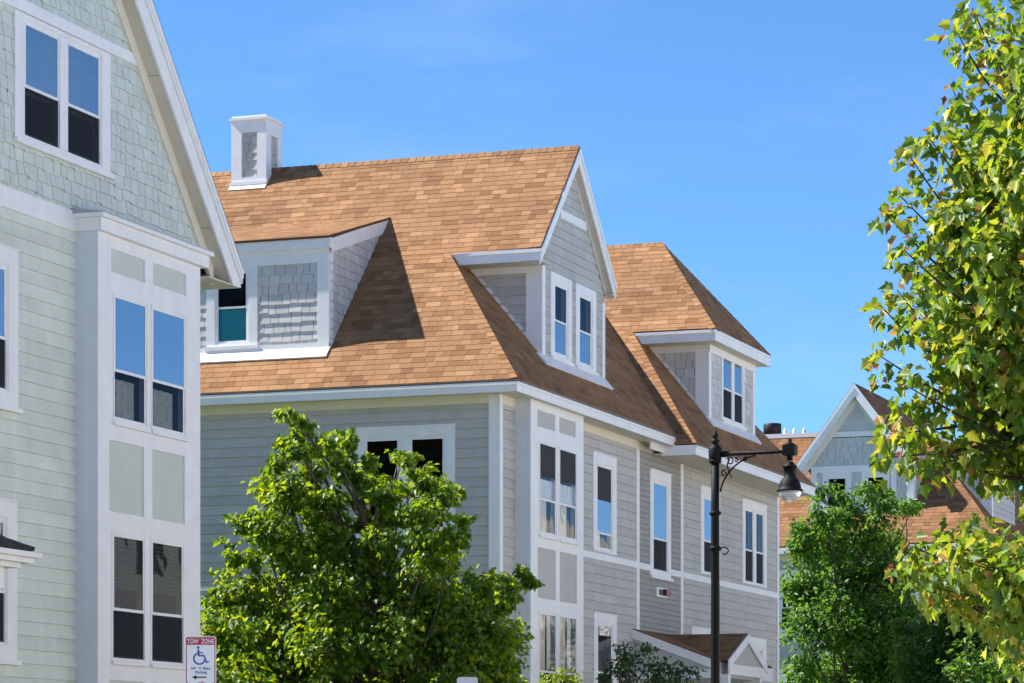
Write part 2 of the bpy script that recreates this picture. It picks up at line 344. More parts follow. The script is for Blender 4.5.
# ------------------------------------------------------------------ windows
def curtain_mesh(pl, s0, s1, q0, q1, o, folds=6, amp=.02):
    mb = MB(); n = folds*6
    for i in range(n):
        a = s0+(s1-s0)*i/n; b = s0+(s1-s0)*(i+1)/n
        oa = o+amp*math.sin(2*math.pi*folds*i/n+.6*math.sin(i)); ob = o+amp*math.sin(2*math.pi*folds*(i+1)/n+.6*math.sin(i+1))
        mb.face([pl.P(a,q0,oa), pl.P(b,q0,ob), pl.P(b,q1,ob), pl.P(a,q1,oa)])
    return mb
def window(house, pl, s0, s1, q0, q1, cas=.13, lites=1, meet=.42, upper='glass', lower='screen', sill=True, inner=True,
           head=.2, mull=.16, blind=None, lowcurt=None, curt=None, depth=.4, casing=True, cap=.02, bot=None, head_mask=None):
    """outer casing rectangle s0..s1 x q0..q1 in plane pl; returns the hole"""
    a0, a1, b0, b1 = (s0+cas, s1-cas, q0+(cas*.75 if bot is None else bot), q1-head) if casing else (s0, s1, q0, q1)
    w = MB()
    if casing:
        brd(w, pl, s0, a0, q0, q1, .0, .028); brd(w, pl, a1, s1, q0, q1, .0, .028)
        brd(w, pl, a0, a1, b1, q1, .0, .030); brd(w, pl, a0, a1, q0, b0, .0, .030)
        if sill: brd(w, pl, s0-.03, s1+.03, q0-.045, q0+.012, .0, .075)
        if cap: brd(w, pl, s0-.015, s1+.015, q1, q1+cap, .0, .045)
    lw = (a1-a0-mull*(lites-1))/lites
    # reveal
    for o0, o1 in ((-.10, .018 if casing else .010),):
        fr = .028
        brd(w, pl, a0, a0+fr, b0, b1, o0, o1); brd(w, pl, a1-fr, a1, b0, b1, o0, o1)
        brd(w, pl, a0+fr, a1-fr, b1-fr, b1, o0, o1-.002); brd(w, pl, a0+fr, a1-fr, b0, b0+fr, o0, o1-.002)
    for k in range(1, lites):
        m0 = a0+lw*k+mull*(k-1); brd(w, pl, m0, m0+mull, b0+fr, b1-fr, -.10, o1+.008)
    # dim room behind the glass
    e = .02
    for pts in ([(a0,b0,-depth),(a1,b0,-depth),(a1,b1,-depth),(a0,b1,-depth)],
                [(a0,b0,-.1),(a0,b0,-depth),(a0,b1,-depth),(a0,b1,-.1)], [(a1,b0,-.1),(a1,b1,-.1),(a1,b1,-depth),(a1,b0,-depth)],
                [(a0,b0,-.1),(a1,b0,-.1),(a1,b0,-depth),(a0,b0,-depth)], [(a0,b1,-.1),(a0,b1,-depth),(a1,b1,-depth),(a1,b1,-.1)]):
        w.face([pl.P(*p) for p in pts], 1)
    W = w.build('window', [M['white'], M['room']], house)
    qm = b0+(b1-b0)*meet
    for k in range(lites):
        c0 = a0+(lw+mull)*k+(fr if k == 0 else .0); c1 = a0+(lw+mull)*k+lw-(fr if k == lites-1 else .0)
        f = MB(); r = .036
        for (z0, z1, oo) in ((qm-.02, b1-fr, o1-.007), (b0+fr, qm+.02, o1-.018)):
            brd(f, pl, c0, c0+r, z0, z1, oo-.010, oo); brd(f, pl, c1-r, c1, z0, z1, oo-.010, oo)
            brd(f, pl, c0+r, c1-r, z0, z0+r, oo-.010, oo-.001); brd(f, pl, c0+r, c1-r, z1-r, z1, oo-.010, oo-.001)
        f.build('sash', M['white'], W)
        g = MB(); og = o1-.013; g.face([pl.P(c0+r, qm+.01, og), pl.P(c1-r, qm+.01, og), pl.P(c1-r, b1-fr-r+.01, og), pl.P(c0+r, b1-fr-r+.01, og)])
        g.build('pane', M[upper], W)
        if head_mask:
            hs_ = MB(); hq = b0+(b1-b0)*head_mask; hs_.face([pl.P(c0+r, hq, o1-.0125), pl.P(c1-r, hq, o1-.0125), pl.P(c1-r, b1-fr-r+.005, o1-.0125), pl.P(c0+r, b1-fr-r+.005, o1-.0125)]); hs_.build('reflection_mask', M['dark_mask'], W)  # dark sheet added over the pane to hide its sky reflection
        g = MB(); oo = o1-.015 if lower == 'screen' else o1-.024
        g.face([pl.P(c0+(0.01 if lower=='screen' else r), b0+fr+.01, oo), pl.P(c1-(0.01 if lower=='screen' else r), b0+fr+.01, oo), pl.P(c1-(0.01 if lower=='screen' else r), qm-.02, oo), pl.P(c0+(0.01 if lower=='screen' else r), qm-.02, oo)])
        g.build('insect_screen' if lower == 'screen' else 'pane', M[lower], W)
        if blind:
            mat, frac = blind
            g = MB(); z1 = b1-fr; z0 = z1-(b1-b0)*frac; nsl = max(4, int((z1-z0)/.05))
            for i in range(nsl):
                za = z0+(z1-z0)*i/nsl; zb = z0+(z1-z0)*(i+1)/nsl-.004
                g.face([pl.P(c0+.01, za, -.035), pl.P(c1-.01, za, -.035), pl.P(c1-.01, zb, -.05), pl.P(c0+.01, zb, -.05)])
            g.build('blind', M[mat], W)
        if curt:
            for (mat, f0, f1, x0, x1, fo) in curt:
                curtain_mesh(pl, c0+(c1-c0)*x0, c0+(c1-c0)*x1, b0+(b1-b0)*f0, b0+(b1-b0)*f1, -.06, fo, .012).build('curtain_or_reflection', M[mat], W)
    return (s0+.01, s1-.01, q0+.01, q1-.01) if casing else (s0, s1, q0, q1)
def hole(s0, s1, q0, q1): return (s0+.02, s1-.02, q0+.02, q1-.02)
def siding(house, pl, poly, mats, h=.165, holes=None, phase=0., name='siding', seed=1, wid=(2.2, 3.8)):
    mb = MB(); tiles(mb, pl, poly, h, wid[0], wid[1], .024, holes, 0, .002, .003, phase, 0, 1, seed)
    return mb.build(name, mats, house)
def shingles(house, pl, poly, mats, h=.155, holes=None, phase=0., name='shingle_cladding', seed=1):
    mb = MB(); tiles(mb, pl, poly, h, .11, .27, .02, holes, .035, .008, .004, phase, 0, 1, seed)
    return mb.build(name, mats, house)
def sheet(house, pl, poly, holes, o, name, mat, reveal=.05):
    """a flat board sheet with openings, standing o proud of its plane"""
    mb = MB()
    for pc in split(poly, holes): mb.face([pl.P(a, q, o) for a, q in pc])
    for (h0, h1, g0, g1) in holes:
        c = [(h0,g0),(h1,g0),(h1,g1),(h0,g1)]
        for i in range(4):
            a, b = c[i], c[(i+1) % 4]
            mb.face([pl.P(a[0],a[1],o), pl.P(b[0],b[1],o), pl.P(b[0],b[1],o-reveal), pl.P(a[0],a[1],o-reveal)])
    return mb.build(name, mat, house)

def bay(house, uw, ub, v0, v1, ztop, zbot, panel, panels, wins, side, winkw):
    """flat-fronted two-storey bay: boards, recessed panels, windows in pairs"""
    pl = wall_u(ub)
    sheet(house, pl, rect(v0, v1, zbot, ztop), panels+wins, 0.0, 'bay_front', M['white'])
    for (a, b, c, d) in panels:
        mb = MB(); brd(mb, pl, a-.01, b+.01, c-.01, d+.01, -.06, -.022); mb.build('bay_panel', panel, house)
    mb = MB()
    P = wall_v(v0)
    mb.face([P.P(uw-.02, zbot), P.P(ub, zbot), P.P(ub, ztop), P.P(uw-.02, ztop)])
    brd(mb, P, uw+.01, ub-.004, zbot, ztop, 0.0, .006)
    P2 = wall_vb(v1)
    mb.face([P2.P(-ub, zbot), P2.P(-uw+.02, zbot), P2.P(-uw+.02, ztop), P2.P(-ub, ztop)])
    mb.face([(uw-.02, v0, ztop), (ub, v0, ztop), (ub, v1, ztop), (uw-.02, v1, ztop)])
    # a horizontal panel joint, as on the photographed returns
    brd(mb, P, uw+.012, ub-.01, 6.62, 6.628, .006, .009)
    mb.build('bay_side', side, house)
    for i, wn in enumerate(wins):
        kw = dict(casing=False, lites=1); kw.update(winkw[i])
        window(house, pl, wn[0], wn[1], wn[2], wn[3], **kw)
        mb = MB(); brd(mb, pl, wn[0]-.02, wn[1]+.02, wn[2]-.05, wn[2]-.006, .001, .045)
        mb.build('sill', M['white'], house)

# ================================================================== GREY HOUSE (middle)
def grey_house():
    H = thing('clapboard_house', 'grey clapboard house with tan shingle roof, white chimney and three dormers, in the middle', 'house', (-18.1, 58.0, 1.2), 'row houses along the street')
    uw, vw = -18.10, 49.29
    p, pB = 1.02, 1.19
    U0 = -29.0
    E1 = (-17.638, 48.917, 8.364)
    vr, zr = 53.62, 13.16
    # ---- main roof
    A = slope_v(E1[1], E1[2], p)
    zA = lambda v: E1[2]+p*(v-E1[1])
    Hp = (-19.81, 51.45, zA(51.45))
    r = MB()
    roof(r, A, [(U0, E1[1], E1[2]), E1, Hp, (U0, 51.45, zA(51.45))], seed=3)
    ug = -18.13
    roof(r, A, [(U0, 51.45, zA(51.45)), (-19.81, 51.45, zA(51.45)), (ug, 51.51, zA(51.51)), (ug, vr, zA(vr)), (U0, vr, zA(vr))], seed=4)
    B = slope_u(E1[0], E1[2], pB); zB = lambda u: E1[2]+pB*(E1[0]-u)
    vy = lambda u: 57.90+(zB(u)-8.203)/1.02-.02
    roof(r, B, [E1, (E1[0], 57.92, E1[2]), (-17.72, vy(-17.72), zB(-17.72)), (-20.25, vy(-20.25), zB(-20.25)), (-20.25, 51.97, zB(-20.25))], seed=5)
    C = slope_vb(vr, zr-p*4.6, p)
    C = slope_vb(58.26, zA(vr)-p*(58.26-vr), p); zC = lambda v: zA(vr)-p*(v-vr)
    roof(r, C, [(ug, 55.72, zC(55.72)), (-20.4, 55.72, zC(55.72)), (-20.4, vr, zC(vr)), (ug, vr, zC(vr))], seed=6)
    roof(r, C, [(-20.4, 58.3, zC(58.3)), (U0, 58.3, zC(58.3)), (U0, vr, zC(vr)), (-20.4, vr, zC(vr))], seed=7)
    d_n, d_s, d_e = (0,-1,-p), (0,1,-p), (1,0,-pB)
    caps(r, (E1[0], E1[1], E1[2]+.02), (Hp[0], Hp[1], Hp[2]+.02), (-.75,-.0,-.05), (.3,.75,-.3))
    caps(r, (ug, vr, zA(vr)+.01), (U0, vr, zA(vr)+.01), d_n, d_s)
    # ---- second (rear) roof
    E2 = (-17.205, 57.90, 8.203); p2 = 1.02; pB2 = 1.21
    zA2 = lambda v: E2[2]+p2*(v-E2[1]); zB2 = lambda u: E2[2]+pB2*(E2[0]-u)
    A2 = slope_v(E2[1], E2[2], p2); B2 = slope_u(E2[0], E2[2], pB2)
    H2 = (-19.323, 60.456, zA2(60.456))
    roof(r, A2, [(U0, E2[1], E2[2]), E2, H2, (U0, 60.456, zA2(60.456))], seed=8)
    ud2 = -17.553; vpk = 62.554
    roof(r, A2, [(U0, 60.456, zA2(60.456)), (ud2, 60.436, zA2(60.436)), (-19.323, vpk, zA2(vpk)), (U0, vpk, zA2(vpk))], seed=9)
    ve = 64.672; ze = zA2(60.436)
    slp = (zA2(vpk)-ze)/(19.323-17.553)
    D2 = slope_u(ud2, ze, slp)
    roof(r, D2, [(ud2, 60.436, ze), (ud2, ve, ze), (-19.323, vpk, zA2(vpk))], seed=10)
    Cb = slope_vb(ve, ze, (zA2(vpk)-ze)/(ve-vpk))
    roof(r, Cb, [(ud2, ve, ze), (-24.0, ve, ze), (-24.0, vpk, zA2(vpk)), (-19.323, vpk, zA2(vpk))], seed=12)
    vF = 67.1
    hf = (vF-65.6)/1.35
    roof(r, B2, [E2, (E2[0], vF, E2[2]), (-18.45, vF-1.45, zB2(-18.45)), (-19.6, vF-2.2, zB2(-19.6)), (-20.1, 61.3, zB2(-20.1)), H2], seed=13)
    F2 = slope_vb(vF, E2[2], (zB2(-18.45)-E2[2])/1.45)
    zF = lambda v: E2[2]+(zB2(-18.45)-E2[2])/1.45*(vF-v)
    roof(r, F2, [(E2[0], vF, E2[2]), (U0, vF, E2[2]), (U0, 65.0, zF(65.0)), (-19.2, 65.0, zF(65.0))], seed=14)
    caps(r, E2, H2, (-.8,-.1,-.1), (.3,.75,-.3))
    caps(r, (ud2, 60.436, ze), (-19.323, vpk, zA2(vpk)), (-1,-.15,-.2), (.4,.9,-.4))
    caps(r, (-19.323, vpk, zA2(vpk)), (U0, vpk, zA2(vpk)), d_n, d_s)
    rf = r.build('roof', [M['roof'], M['roofback']], H)
    # dark metal drip edges
    d = MB()
    d.pbox((U0, E1[1]-.035, E1[2]-.02), (E1[0]-U0+.03, 0, 0), (0, .04, 0), (0, 0, .02))
    d.pbox((E1[0]-.005, E1[1]-.03, E1[2]-.03), (.04, 0, 0), (0, 57.92-E1[1]+.03, 0), (0, 0, .03))
    d.pbox((E2[0]-.005, E2[1]-.03, E2[2]-.03), (.04, 0, 0), (0, vF-E2[1]+.03, 0), (0, 0, .03))
    d.build('drip_edge', M['drip'], rf)
    # ---- eaves: fascia, soffit, frieze
    f = MB()
    fz0, fz1 = 8.165, 8.334
    f.pbox((U0, E1[1]-.01, fz0), (E1[0]-U0, 0, 0), (0, .03, 0), (0, 0, fz1-fz0))
    f.pbox((U0, E1[1]-.03, fz1-.055), (E1[0]-U0+.02, 0, 0), (0, .02, 0), (0, 0, .05))
    f.pbox((E1[0]-.03, E1[1]+.02, fz0), (.03, 0, 0), (0, 57.92-E1[1]-.02, 0), (0, 0, fz1-fz0))
    f.pbox((E1[0], E1[1]-.01, fz1-.055), (.02, 0, 0), (0, 57.92-E1[1]+.01, 0), (0, 0, .05))
    f.pbox((-18.0, 57.89, fz0), (.33, 0, 0), (0, .03, 0), (0, 0, fz1-fz0-.02))
    f.pbox((-17.86, 57.0, 8.03), (.03, 0, 0), (0, .89, 0), (0, 0, .15))
    g0, g1 = 7.985, 8.173
    f.pbox((-17.9, E2[1]-.01, g0), (E2[0]+17.9, 0, 0), (0, .03, 0), (0, 0, g1-g0))
    f.pbox((E2[0]-.03, E2[1]+.02, g0), (.03, 0, 0), (0, vF-E2[1]-.02, 0), (0, 0, g1-g0))
    f.pbox((E2[0], E2[1]-.01, g1-.055), (.02, 0, 0), (0, vF-E2[1]+.01, 0), (0, 0, .05))
    f.pbox((U0, vF-.02, g0), (E2[0]-U0-.03, 0, 0), (0, .03, 0), (0, 0, g1-g0))
    f.build('fascia', M['white'], H)
    s = MB()
    s.pbox((U0, E1[1]+.02, 8.185), (E1[0]-.03-U0, 0, 0), (0, vw-E1[1]+.2, 0), (0, 0, .02))
    s.pbox((uw-.2, vw+.25, 8.183), (E1[0]-.03-uw+.2, 0, 0), (0, 57.9-vw-.25, 0), (0, 0, .02))
    s.pbox((uw-.2, 57.9, 8.015), (E2[0]-.03-uw+.2, 0, 0), (0, vF-57.9-.05, 0), (0, 0, .02))
    s.build('soffit', M['soffit'], H)
    plu, plv = wall_u(uw), wall_v(vw)
    zb, zt = 1.75, 8.2
    vE = 67.30
    t = MB()
    brd(t, plv, U0, uw-.17, 8.035, 8.185, 0, .03); brd(t, plu, vw+.12, 50.05, 8.03, 8.183, 0, .03); brd(t, plu, 52.87, vE, 8.03, 8.14, 0, .03)
    brd(t, plu, 52.87, 57.9, 8.14, 8.183, 0, .03)
    t.build('frieze_board', M['cream'], H)
    # ---- walls
    wk = {}
    spec = [  # front wall windows: s0,s1,q0,q1,kw
        (54.25, 55.63, 5.90, 7.705, dict(meet=.2, upper='glass_sky', lower='glass_clear', head_mask=.58, cas=.22, bot=.03, head=.17, curt=[('lace_or_reflection', .0, .2, .0, .45, 3)], sill=False)),
        (57.74, 59.11, 5.66, 7.72, dict(meet=.36, upper='glass_sky', cas=.21, bot=.11, head=.18)),
        (61.19, 62.6, 5.92, 7.705, dict(meet=.42, upper='glass_sky', cas=.23, bot=.03, head=.17, sill=False)),
        (64.33, 66.28, 5.92, 7.71, dict(meet=.44, upper='glass_dim', lites=2, cas=.22, bot=.03, head=.16, mull=.24, sill=False)),
        (54.29, 55.64, 2.85, 4.76, dict(meet=.45, upper='glass', cas=.22, bot=.06, head=.15, blind=('blind', .12))),
        (64.44, 66.25, 2.85, 4.78, dict(meet=.45, upper='glass', lites=2, cas=.3, mull=.3)),
        (60.55, 61.9, 2.85, 4.80, dict(meet=.45, upper='glass', cas=.27)),
    ]
    holes = []
    for s0, s1, q0, q1, kw in spec:
        window(H, plu, s0, s1, q0, q1, **kw); holes.append(hole(s0, s1, q0, q1))
    gm = [M['grey'], M['gap']]
    siding(H, plu, rect(vw+.0, 56.9, zb, zt), gm, .165, holes+[(50.05, 52.87, zb-1, zt+1)], .03, seed=21)
    siding(H, plu, rect(59.85, vE, zb, 8.06), gm, .165, holes, .03, seed=22)
    siding(H, plu, rect(56.9, 59.85, zb, 8.1), [M['grey_dark'], M['gap']], .105, holes, .02, name='stair_siding', seed=23)
    for a, b in ((56.86, 57.04), (59.77, 59.94)):
        for c, d_ in ((zb, 5.745), (5.865, 8.035)):
            t = MB(); brd(t, plu, a, b, c, d_, 0, .03); t.build('trim_board', M['white'], H)
    for a, b in ((52.88, 57.74), (59.11, vE-.14)):
        t = MB(); brd(t, plu, a, b, 5.745, 5.865, 0, .034); t.build('belly_band', M['white'], H)
    c = MB()
    brd(c, plu, vw-.03, vw+.13, zb, 8.18, 0, .03); brd(c, plv, uw-.17, uw, zb, 8.18, 0, .03)
    brd(c, plu, vE-.14, vE+.02, zb, 8.035, 0, .03)
    brd(c, wall_vb(vE), -uw, -uw+.17, zb, 8.03, 0, .03)
    c.build('corner_board', M['white'], H)
    # camera-side wall with its pair of windows
    window(H, plv, -20.72, -18.88, 5.85, 7.69, lites=2, mull=.2, cas=.165, head=.16, bot=.06, meet=.37, upper='glass_dim', lower='glass_dim')
    window(H, plv, -20.60, -18.88, 2.75, 4.6, lites=2, mull=.25, cas=.2, head=.2, meet=.37, upper='glass_dim', lower='glass_dim')
    siding(H, plv, rect(U0, uw, zb, zt), gm, .165, [hole(-20.72, -18.88, 5.85, 7.69), hole(-20.60, -18.88, 2.75, 4.6)], .03, seed=24)
    bk = MB()
    bk.face([(uw, vE, zb), (U0, vE, zb), (U0, vE, zt), (uw, vE, zt)]); bk.face([(U0, vE, zb), (U0, vw, zb), (U0, vw, zt+4), (U0, vE, zt+4)])
    bk.build('rear_wall', M['grey'], H)
    fn = MB(); fn.pbox((U0, vw+.03, .2), (uw-U0-.02, 0, 0), (0, vE-vw-.05, 0), (0, 0, zb-.2)); fn.build('foundation', M['concrete'], H)
    # ---- corner bay
    ub = -17.80
    pans = [(50.40, 51.32, 7.75, 8.03), (51.54, 52.43, 7.76, 8.03), (50.41, 51.35, 4.81, 5.68), (51.57, 52.50, 4.81, 5.68)]
    wins = [(50.47, 51.40, 5.90, 7.53), (51.52, 52.50, 5.90, 7.53), (50.47, 51.40, 2.92, 4.60), (51.52, 52.50, 2.92, 4.60)]
    up = dict(meet=.38, upper='glass_clear', lower='glass_clear', head_mask=.62, curt=[('lace_or_reflection', .40, .60, 0, 1, 4), ('curtain_or_reflection', .02, .42, .0, .62, 4)])
    lo = dict(meet=.38, upper='glass_clear', curt=[('curtain_or_reflection', .36, .99, .0, .55, 3), ('lace_or_reflection', .40, .97, .62, .86, 2)])  # folded sheets painted as the tan reflections of sunlit buildings in these panes
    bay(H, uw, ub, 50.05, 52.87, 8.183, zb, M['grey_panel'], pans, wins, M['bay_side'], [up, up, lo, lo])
    # ---- alarm on the stair panel
    a = MB(); brd(a, plu, 58.08, 58.77, 5.27, 5.46, .018, .06); al = a.build('alarm_box', M['white'], H)
    a = MB(); brd(a, plu, 58.2, 58.42, 5.31, 5.42, .061, .075); a.build('speaker_grille', M['gap'], al)
    a = MB(); brd(a, plu, 58.44, 58.70, 5.31, 5.43, .061, .14); brd(a, plu, 58.70, 58.82, 5.34, 5.41, .05, .12); a.build('strobe', M['red'], al)

    # ---- shed dormer on the camera-side slope
    vd, ur, ul = 49.68, -21.36, -27.2
    zA_ = zA
    pd = wall_v(vd)
    window(H, pd, -23.70, -22.72, 9.26, 10.66, cas=.16, head=.06, bot=.05, meet=.5, upper='glass_dim', lower='glass_clear', curt=[('teal_blind', .0, .5, 0, 1, 1)], sill=True, cap=0)
    sh = [M['grey_shingle'], M['gap']]
    DM = shingles(H, pd, rect(ul, ur-.2, 9.13, 10.66), sh, .165, [hole(-23.70, -22.72, 9.26, 10.66)], .09, name='shed_dormer', seed=31)
    side = wall_u(ur)
    shingles(DM, side, [(vd, 9.14), (vd, 10.85), (52.15, 11.55), (52.0, 11.50)], sh, .165, None, .09, seed=32)
    t = MB()
    brd(t, pd, ur-.22, ur, 9.14, 10.66, 0, .03)
    brd(t, pd, ul, ur, 10.645, 10.92, 0, .034)
    brd(t, side, vd-.0, vd+.12, 9.16, 10.9, 0, .02)
    # rake on the side and front fascia with a stepped crown
    s0, s1 = (vd-.10, 11.06), (52.45, 11.88)
    rake(t, side, (vd, 11.06), s1, .24, .0, .05)
    t.pbox((ul, vd-.10, 10.885), (ur-ul+.05, 0, 0), (0, .10, 0), (0, 0, .11)); t.pbox((ul, vd-.115, 10.99), (ur-ul+.05, 0, 0), (0, .115, 0), (0, 0, .075))
    t.build('dormer_trim', M['white'], DM)
    t = MB(); sl = (11.88-11.07)/(52.42-49.54)
    S = slope_v(vd-.14, 11.075, sl)
    roof(t, S, [(ul, vd-.14, 11.075), (ur+.06, vd-.14, 11.075), (ur+.06, 52.55, 11.075+sl*(52.55-vd+.14)), (ul, 52.55, 11.075+sl*(52.55-vd+.14))], seed=33, th=.03, t=.0015)
    t.build('dormer_roof', [M['roof'], M['roofback']], DM)
    t = MB(); brd(t, A, ul, ur+.02, A.inv((0, 49.50, zA(49.50)))[1], A.inv((0, 49.70, zA(49.70)))[1], .02, .05)
    brd(t, pd, ul, ur, 9.13, 9.26, 0, .036)
    t.build('apron_flashing', M['white'], DM)
    bk = MB(); bk.face([(ul, vd, 9.1), (ul, 52.5, 11.8), (ul, vd, 11.05)]); bk.build('dormer_cheek', M['grey'], DM)

    # ---- chimney
    vc, c0, c1, vcb = 53.25, -24.90, -24.18, 53.98
    zc0, zc1 = 12.3, 14.05
    C_ = MB(); pf = wall_v(vc); pr = wall_u(c1)
    fp = (c0+.21, c1-.19, 12.98, 13.82); rp = (vc+.22, vcb-.20, 13.08, 13.78)
    for pc in split(rect(c0, c1, zc0, zc1), [fp]): C_.face([pf.P(a, q, 0) for a, q in pc])
    for pc in split(rect(vc, vcb, zc0, zc1), [rp]): C_.face([pr.P(a, q, 0) for a, q in pc])
    C_.face([(c0, vcb, zc0), (c0, vc, zc0), (c0, vc, zc1), (c0, vcb, zc1)]); C_.face([(c1, vcb, zc0), (c0, vcb, zc0), (c0, vcb, zc1), (c1, vcb, zc1)])
    for pl_, hh in ((pf, fp), (pr, rp)):
        cc = [(hh[0],hh[2]),(hh[1],hh[2]),(hh[1],hh[3]),(hh[0],hh[3])]
        for i in range(4):
            a, b = cc[i], cc[(i+1) % 4]; C_.face([pl_.P(a[0],a[1],0), pl_.P(b[0],b[1],0), pl_.P(b[0],b[1],-.06), pl_.P(a[0],a[1],-.06)])
    CH = C_.build('chimney', M['white'], H)
    t = MB(); t.pbox((c0-.03, vc-.03, zc1), (c1-c0+.06, 0, 0), (0, vcb-vc+.06, 0), (0, 0, .05)); t.pbox((c0+.01, vc+.01, zc1+.05), (c1-c0-.02, 0, 0), (0, vcb-vc-.02, 0), (0, 0, .035))
    t.build('chimney_cap', M['white'], CH); t = MB()
    t.pbox((c0-.02, vc-.02, 12.84), (c1-c0+.04, 0, 0), (0, .02, 0), (0, 0, .06))
    t.build('chimney_base_trim', M['white'], CH)
    pfi, pri = wall_v(vc+.05), wall_u(c1-.05)
    shingles(CH, pfi, rect(*fp), gm, .16, None, .02, seed=41); shingles(CH, pri, rect(*rp), gm, .16, None, .02, seed=42)
    t = MB(); brd(t, A, c0-.025, c1+.005, A.inv((0, vc-.06, zA(vc-.06)))[1], A.inv((0, vc+.02, zA(vc+.02)))[1], .02, .035); t.build('apron_flashing', M['white'], CH)
    # small roof vent
    # ---- gable dormer facing the street
    ud = -18.32; gd = wall_u(ud)
    v0, v1 = 52.07, 55.58
    window(H, gd, 52.52, 53.68, 9.24, 10.765, cas=.21, bot=.06, head=.16, meet=.48, upper='glass_dim', lower='glass_sky', sill=True, cap=0)
    window(H, gd, 53.91, 55.08, 9.24, 10.765, cas=.21, bot=.06, head=.16, meet=.48, upper='glass_dim', lower='glass_sky', sill=True, cap=0)
    zr_ = zA(vr)
    gtop = lambda v: zr_-.22-1.06*abs(v-vr-.13)
    GP = [(v0, 9.0), (v1, 9.0), (v1, 10.75), (vr+.13, 12.78), (v0, 10.85)]
    GD = siding(H, gd, GP, gm, .165, [hole(52.52, 53.68, 9.24, 10.765), hole(53.91, 55.08, 9.24, 10.765)], .05, name='gable_dormer', seed=51)
    sd = wall_v(v0)
    siding(GD, sd, [(ud-.0, zB(ud)), (ud, 10.85), (-20.0, 10.85), (-19.75, zB(-19.75))], gm, .165, None, .05, seed=52)
    sd2 = wall_vb(v1)
    siding(GD, sd2, [(-ud, 9.0), (20.2, 11.2), (20.2, 11.25), (-ud, 10.75)], gm, .165, None, .05, seed=53)
    t = MB()
    brd(t, sd, ud-.28, ud, zB(ud)-.1, 10.667, 0, .03); brd(t, gd, v0-.03, v0+.14, 9.05, 10.8, 0, .03)
    brd(t, gd, v1-.14, v1+.02, 9.05, 10.62, 0, .03)
    rake(t, sd, (-20.1, 10.82), (ud-.0, 10.82), .15, 0, .03)
    # trim foot along the roof on the cheek
    q0, q1 = (-19.65, zB(-19.65)+.02), (ud, zB(ud)+.02)
    t.prism([sd.P(q0[0], q0[1], .0), sd.P(q1[0], q1[1], 0), sd.P(q1[0], q1[1]+.09, 0), sd.P(q0[0], q0[1]+.09, 0)], sd.n*.02)
    brd(t, gd, v0+.14, v1-.14, 9.05, 9.20, 0, .035)
    # collar tie, inner friezes
    brd(t, gd, vr+.13-.72, vr+.13+.72, 11.80, 11.95, .0, .04)
    ap = (vr+.13, 12.93)
    rake(t, gd, (v0-.1, 12.93-1.04*(ap[0]-v0+.1)), ap, .18, .0, .035)
    rake(t, gd, ap, (v1+.1, 12.93-1.04*(v1+.1-ap[0])), .18, .0, .035)
    # rake boards
    rk = wall_u(ug)
    top = zr_-.02
    rake(t, rk, (51.50, top-p*(vr-51.50)), (vr, top), .27, -.03, .0); rake(t, rk, (vr, top), (55.74, top-p*(55.74-vr)), .27, -.03, .0)
    rake(t, rk, (51.50, top-p*(vr-51.50)), (vr, top), .09, .0, .025); rake(t, rk, (vr, top), (55.74, top-p*(55.74-vr)), .09, .0, .025)
    # eave fascia of the dormer
    t.pbox((-19.9, 51.48, zA(51.51)-.23), (ug+19.9, 0, 0), (0, .03, 0), (0, 0, .20)); t.pbox((-19.9, 51.455, zA(51.51)-.085), (ug+19.9, 0, 0), (0, .025, 0), (0, 0, .06))
    t.pbox((-20.0, 55.73, zC(55.72)-.25), (ug+20.0, 0, 0), (0, .03, 0), (0, 0, .20))
    t.build('dormer_trim', M['white'], GD)
    t = MB()
    t.pbox((-19.9, 51.51, zA(51.51)-.22), (ug-.03+19.9, 0, 0), (0, v0-51.51, 0), (0, 0, .02)); t.pbox((-19.9, v1, zC(55.72)-.24), (ug-.03+19.9, 0, 0), (0, 55.73-v1, 0), (0, 0, .02))
    lo_ = .27
    t.prism([(ud, 51.5, top-p*(vr-51.5)-lo_+.03), (ud, vr, top-lo_+.03), (ud, vr, top-lo_+.05), (ud, 51.5, top-p*(vr-51.5)-lo_+.05)], (ug-.03-ud, 0, 0))
    t.prism([(ud, 55.74, top-p*(55.74-vr)-lo_+.03), (ud, vr, top-lo_+.03), (ud, vr, top-lo_+.05), (ud, 55.74, top-p*(55.74-vr)-lo_+.05)], (ug-.03-ud, 0, 0))
    t.build('dormer_soffit', M['soffit'], GD)
    t = MB(); qa = B.inv((-18.16, 0, zB(-18.16)))[1]; qb = B.inv((-18.34, 0, zB(-18.34)))[1]
    brd(t, B, v0-.25, v1+.03, qa, qb, .02, .05); t.build('apron_flashing', M['white'], GD)

    # ---- hip dormer on the second roof
    ud = -17.90; hd = wall_u(ud); v0, v1 = 61.11, 64.57
    window(H, hd, 62.04, 63.77, 9.13, 10.55, lites=2, cas=.10, mull=.17, head=.05, bot=.06, meet=.48, upper='glass_sky', lower='screen', sill=True, cap=0)
    HD = shingles(H, hd, rect(v0, v1, 8.91, 10.57), sh, .165, [hole(62.04, 63.77, 9.13, 10.55)], .05, name='hip_dormer', seed=61)
    sd = wall_v(v0)
    shingles(HD, sd, [(ud, zB2(ud)), (ud, 10.57), (-19.4, 10.57), (-19.25, zB2(-19.25))], sh, .165, None, .05, seed=62)
    shingles(HD, wall_vb(v1), [(-ud, 8.91), (19.3, 10.55), (19.3, 10.57), (-ud, 10.57)], sh, .165, None, .05, seed=63)
    t = MB()
    brd(t, sd, ud-.26, ud, zB2(ud)-.1, 10.43, 0, .03); brd(t, hd, v0-.03, v0+.15, 8.94, 10.42, 0, .03); brd(t, hd, v1-.15, v1+.02, 8.94, 10.42, 0, .03)
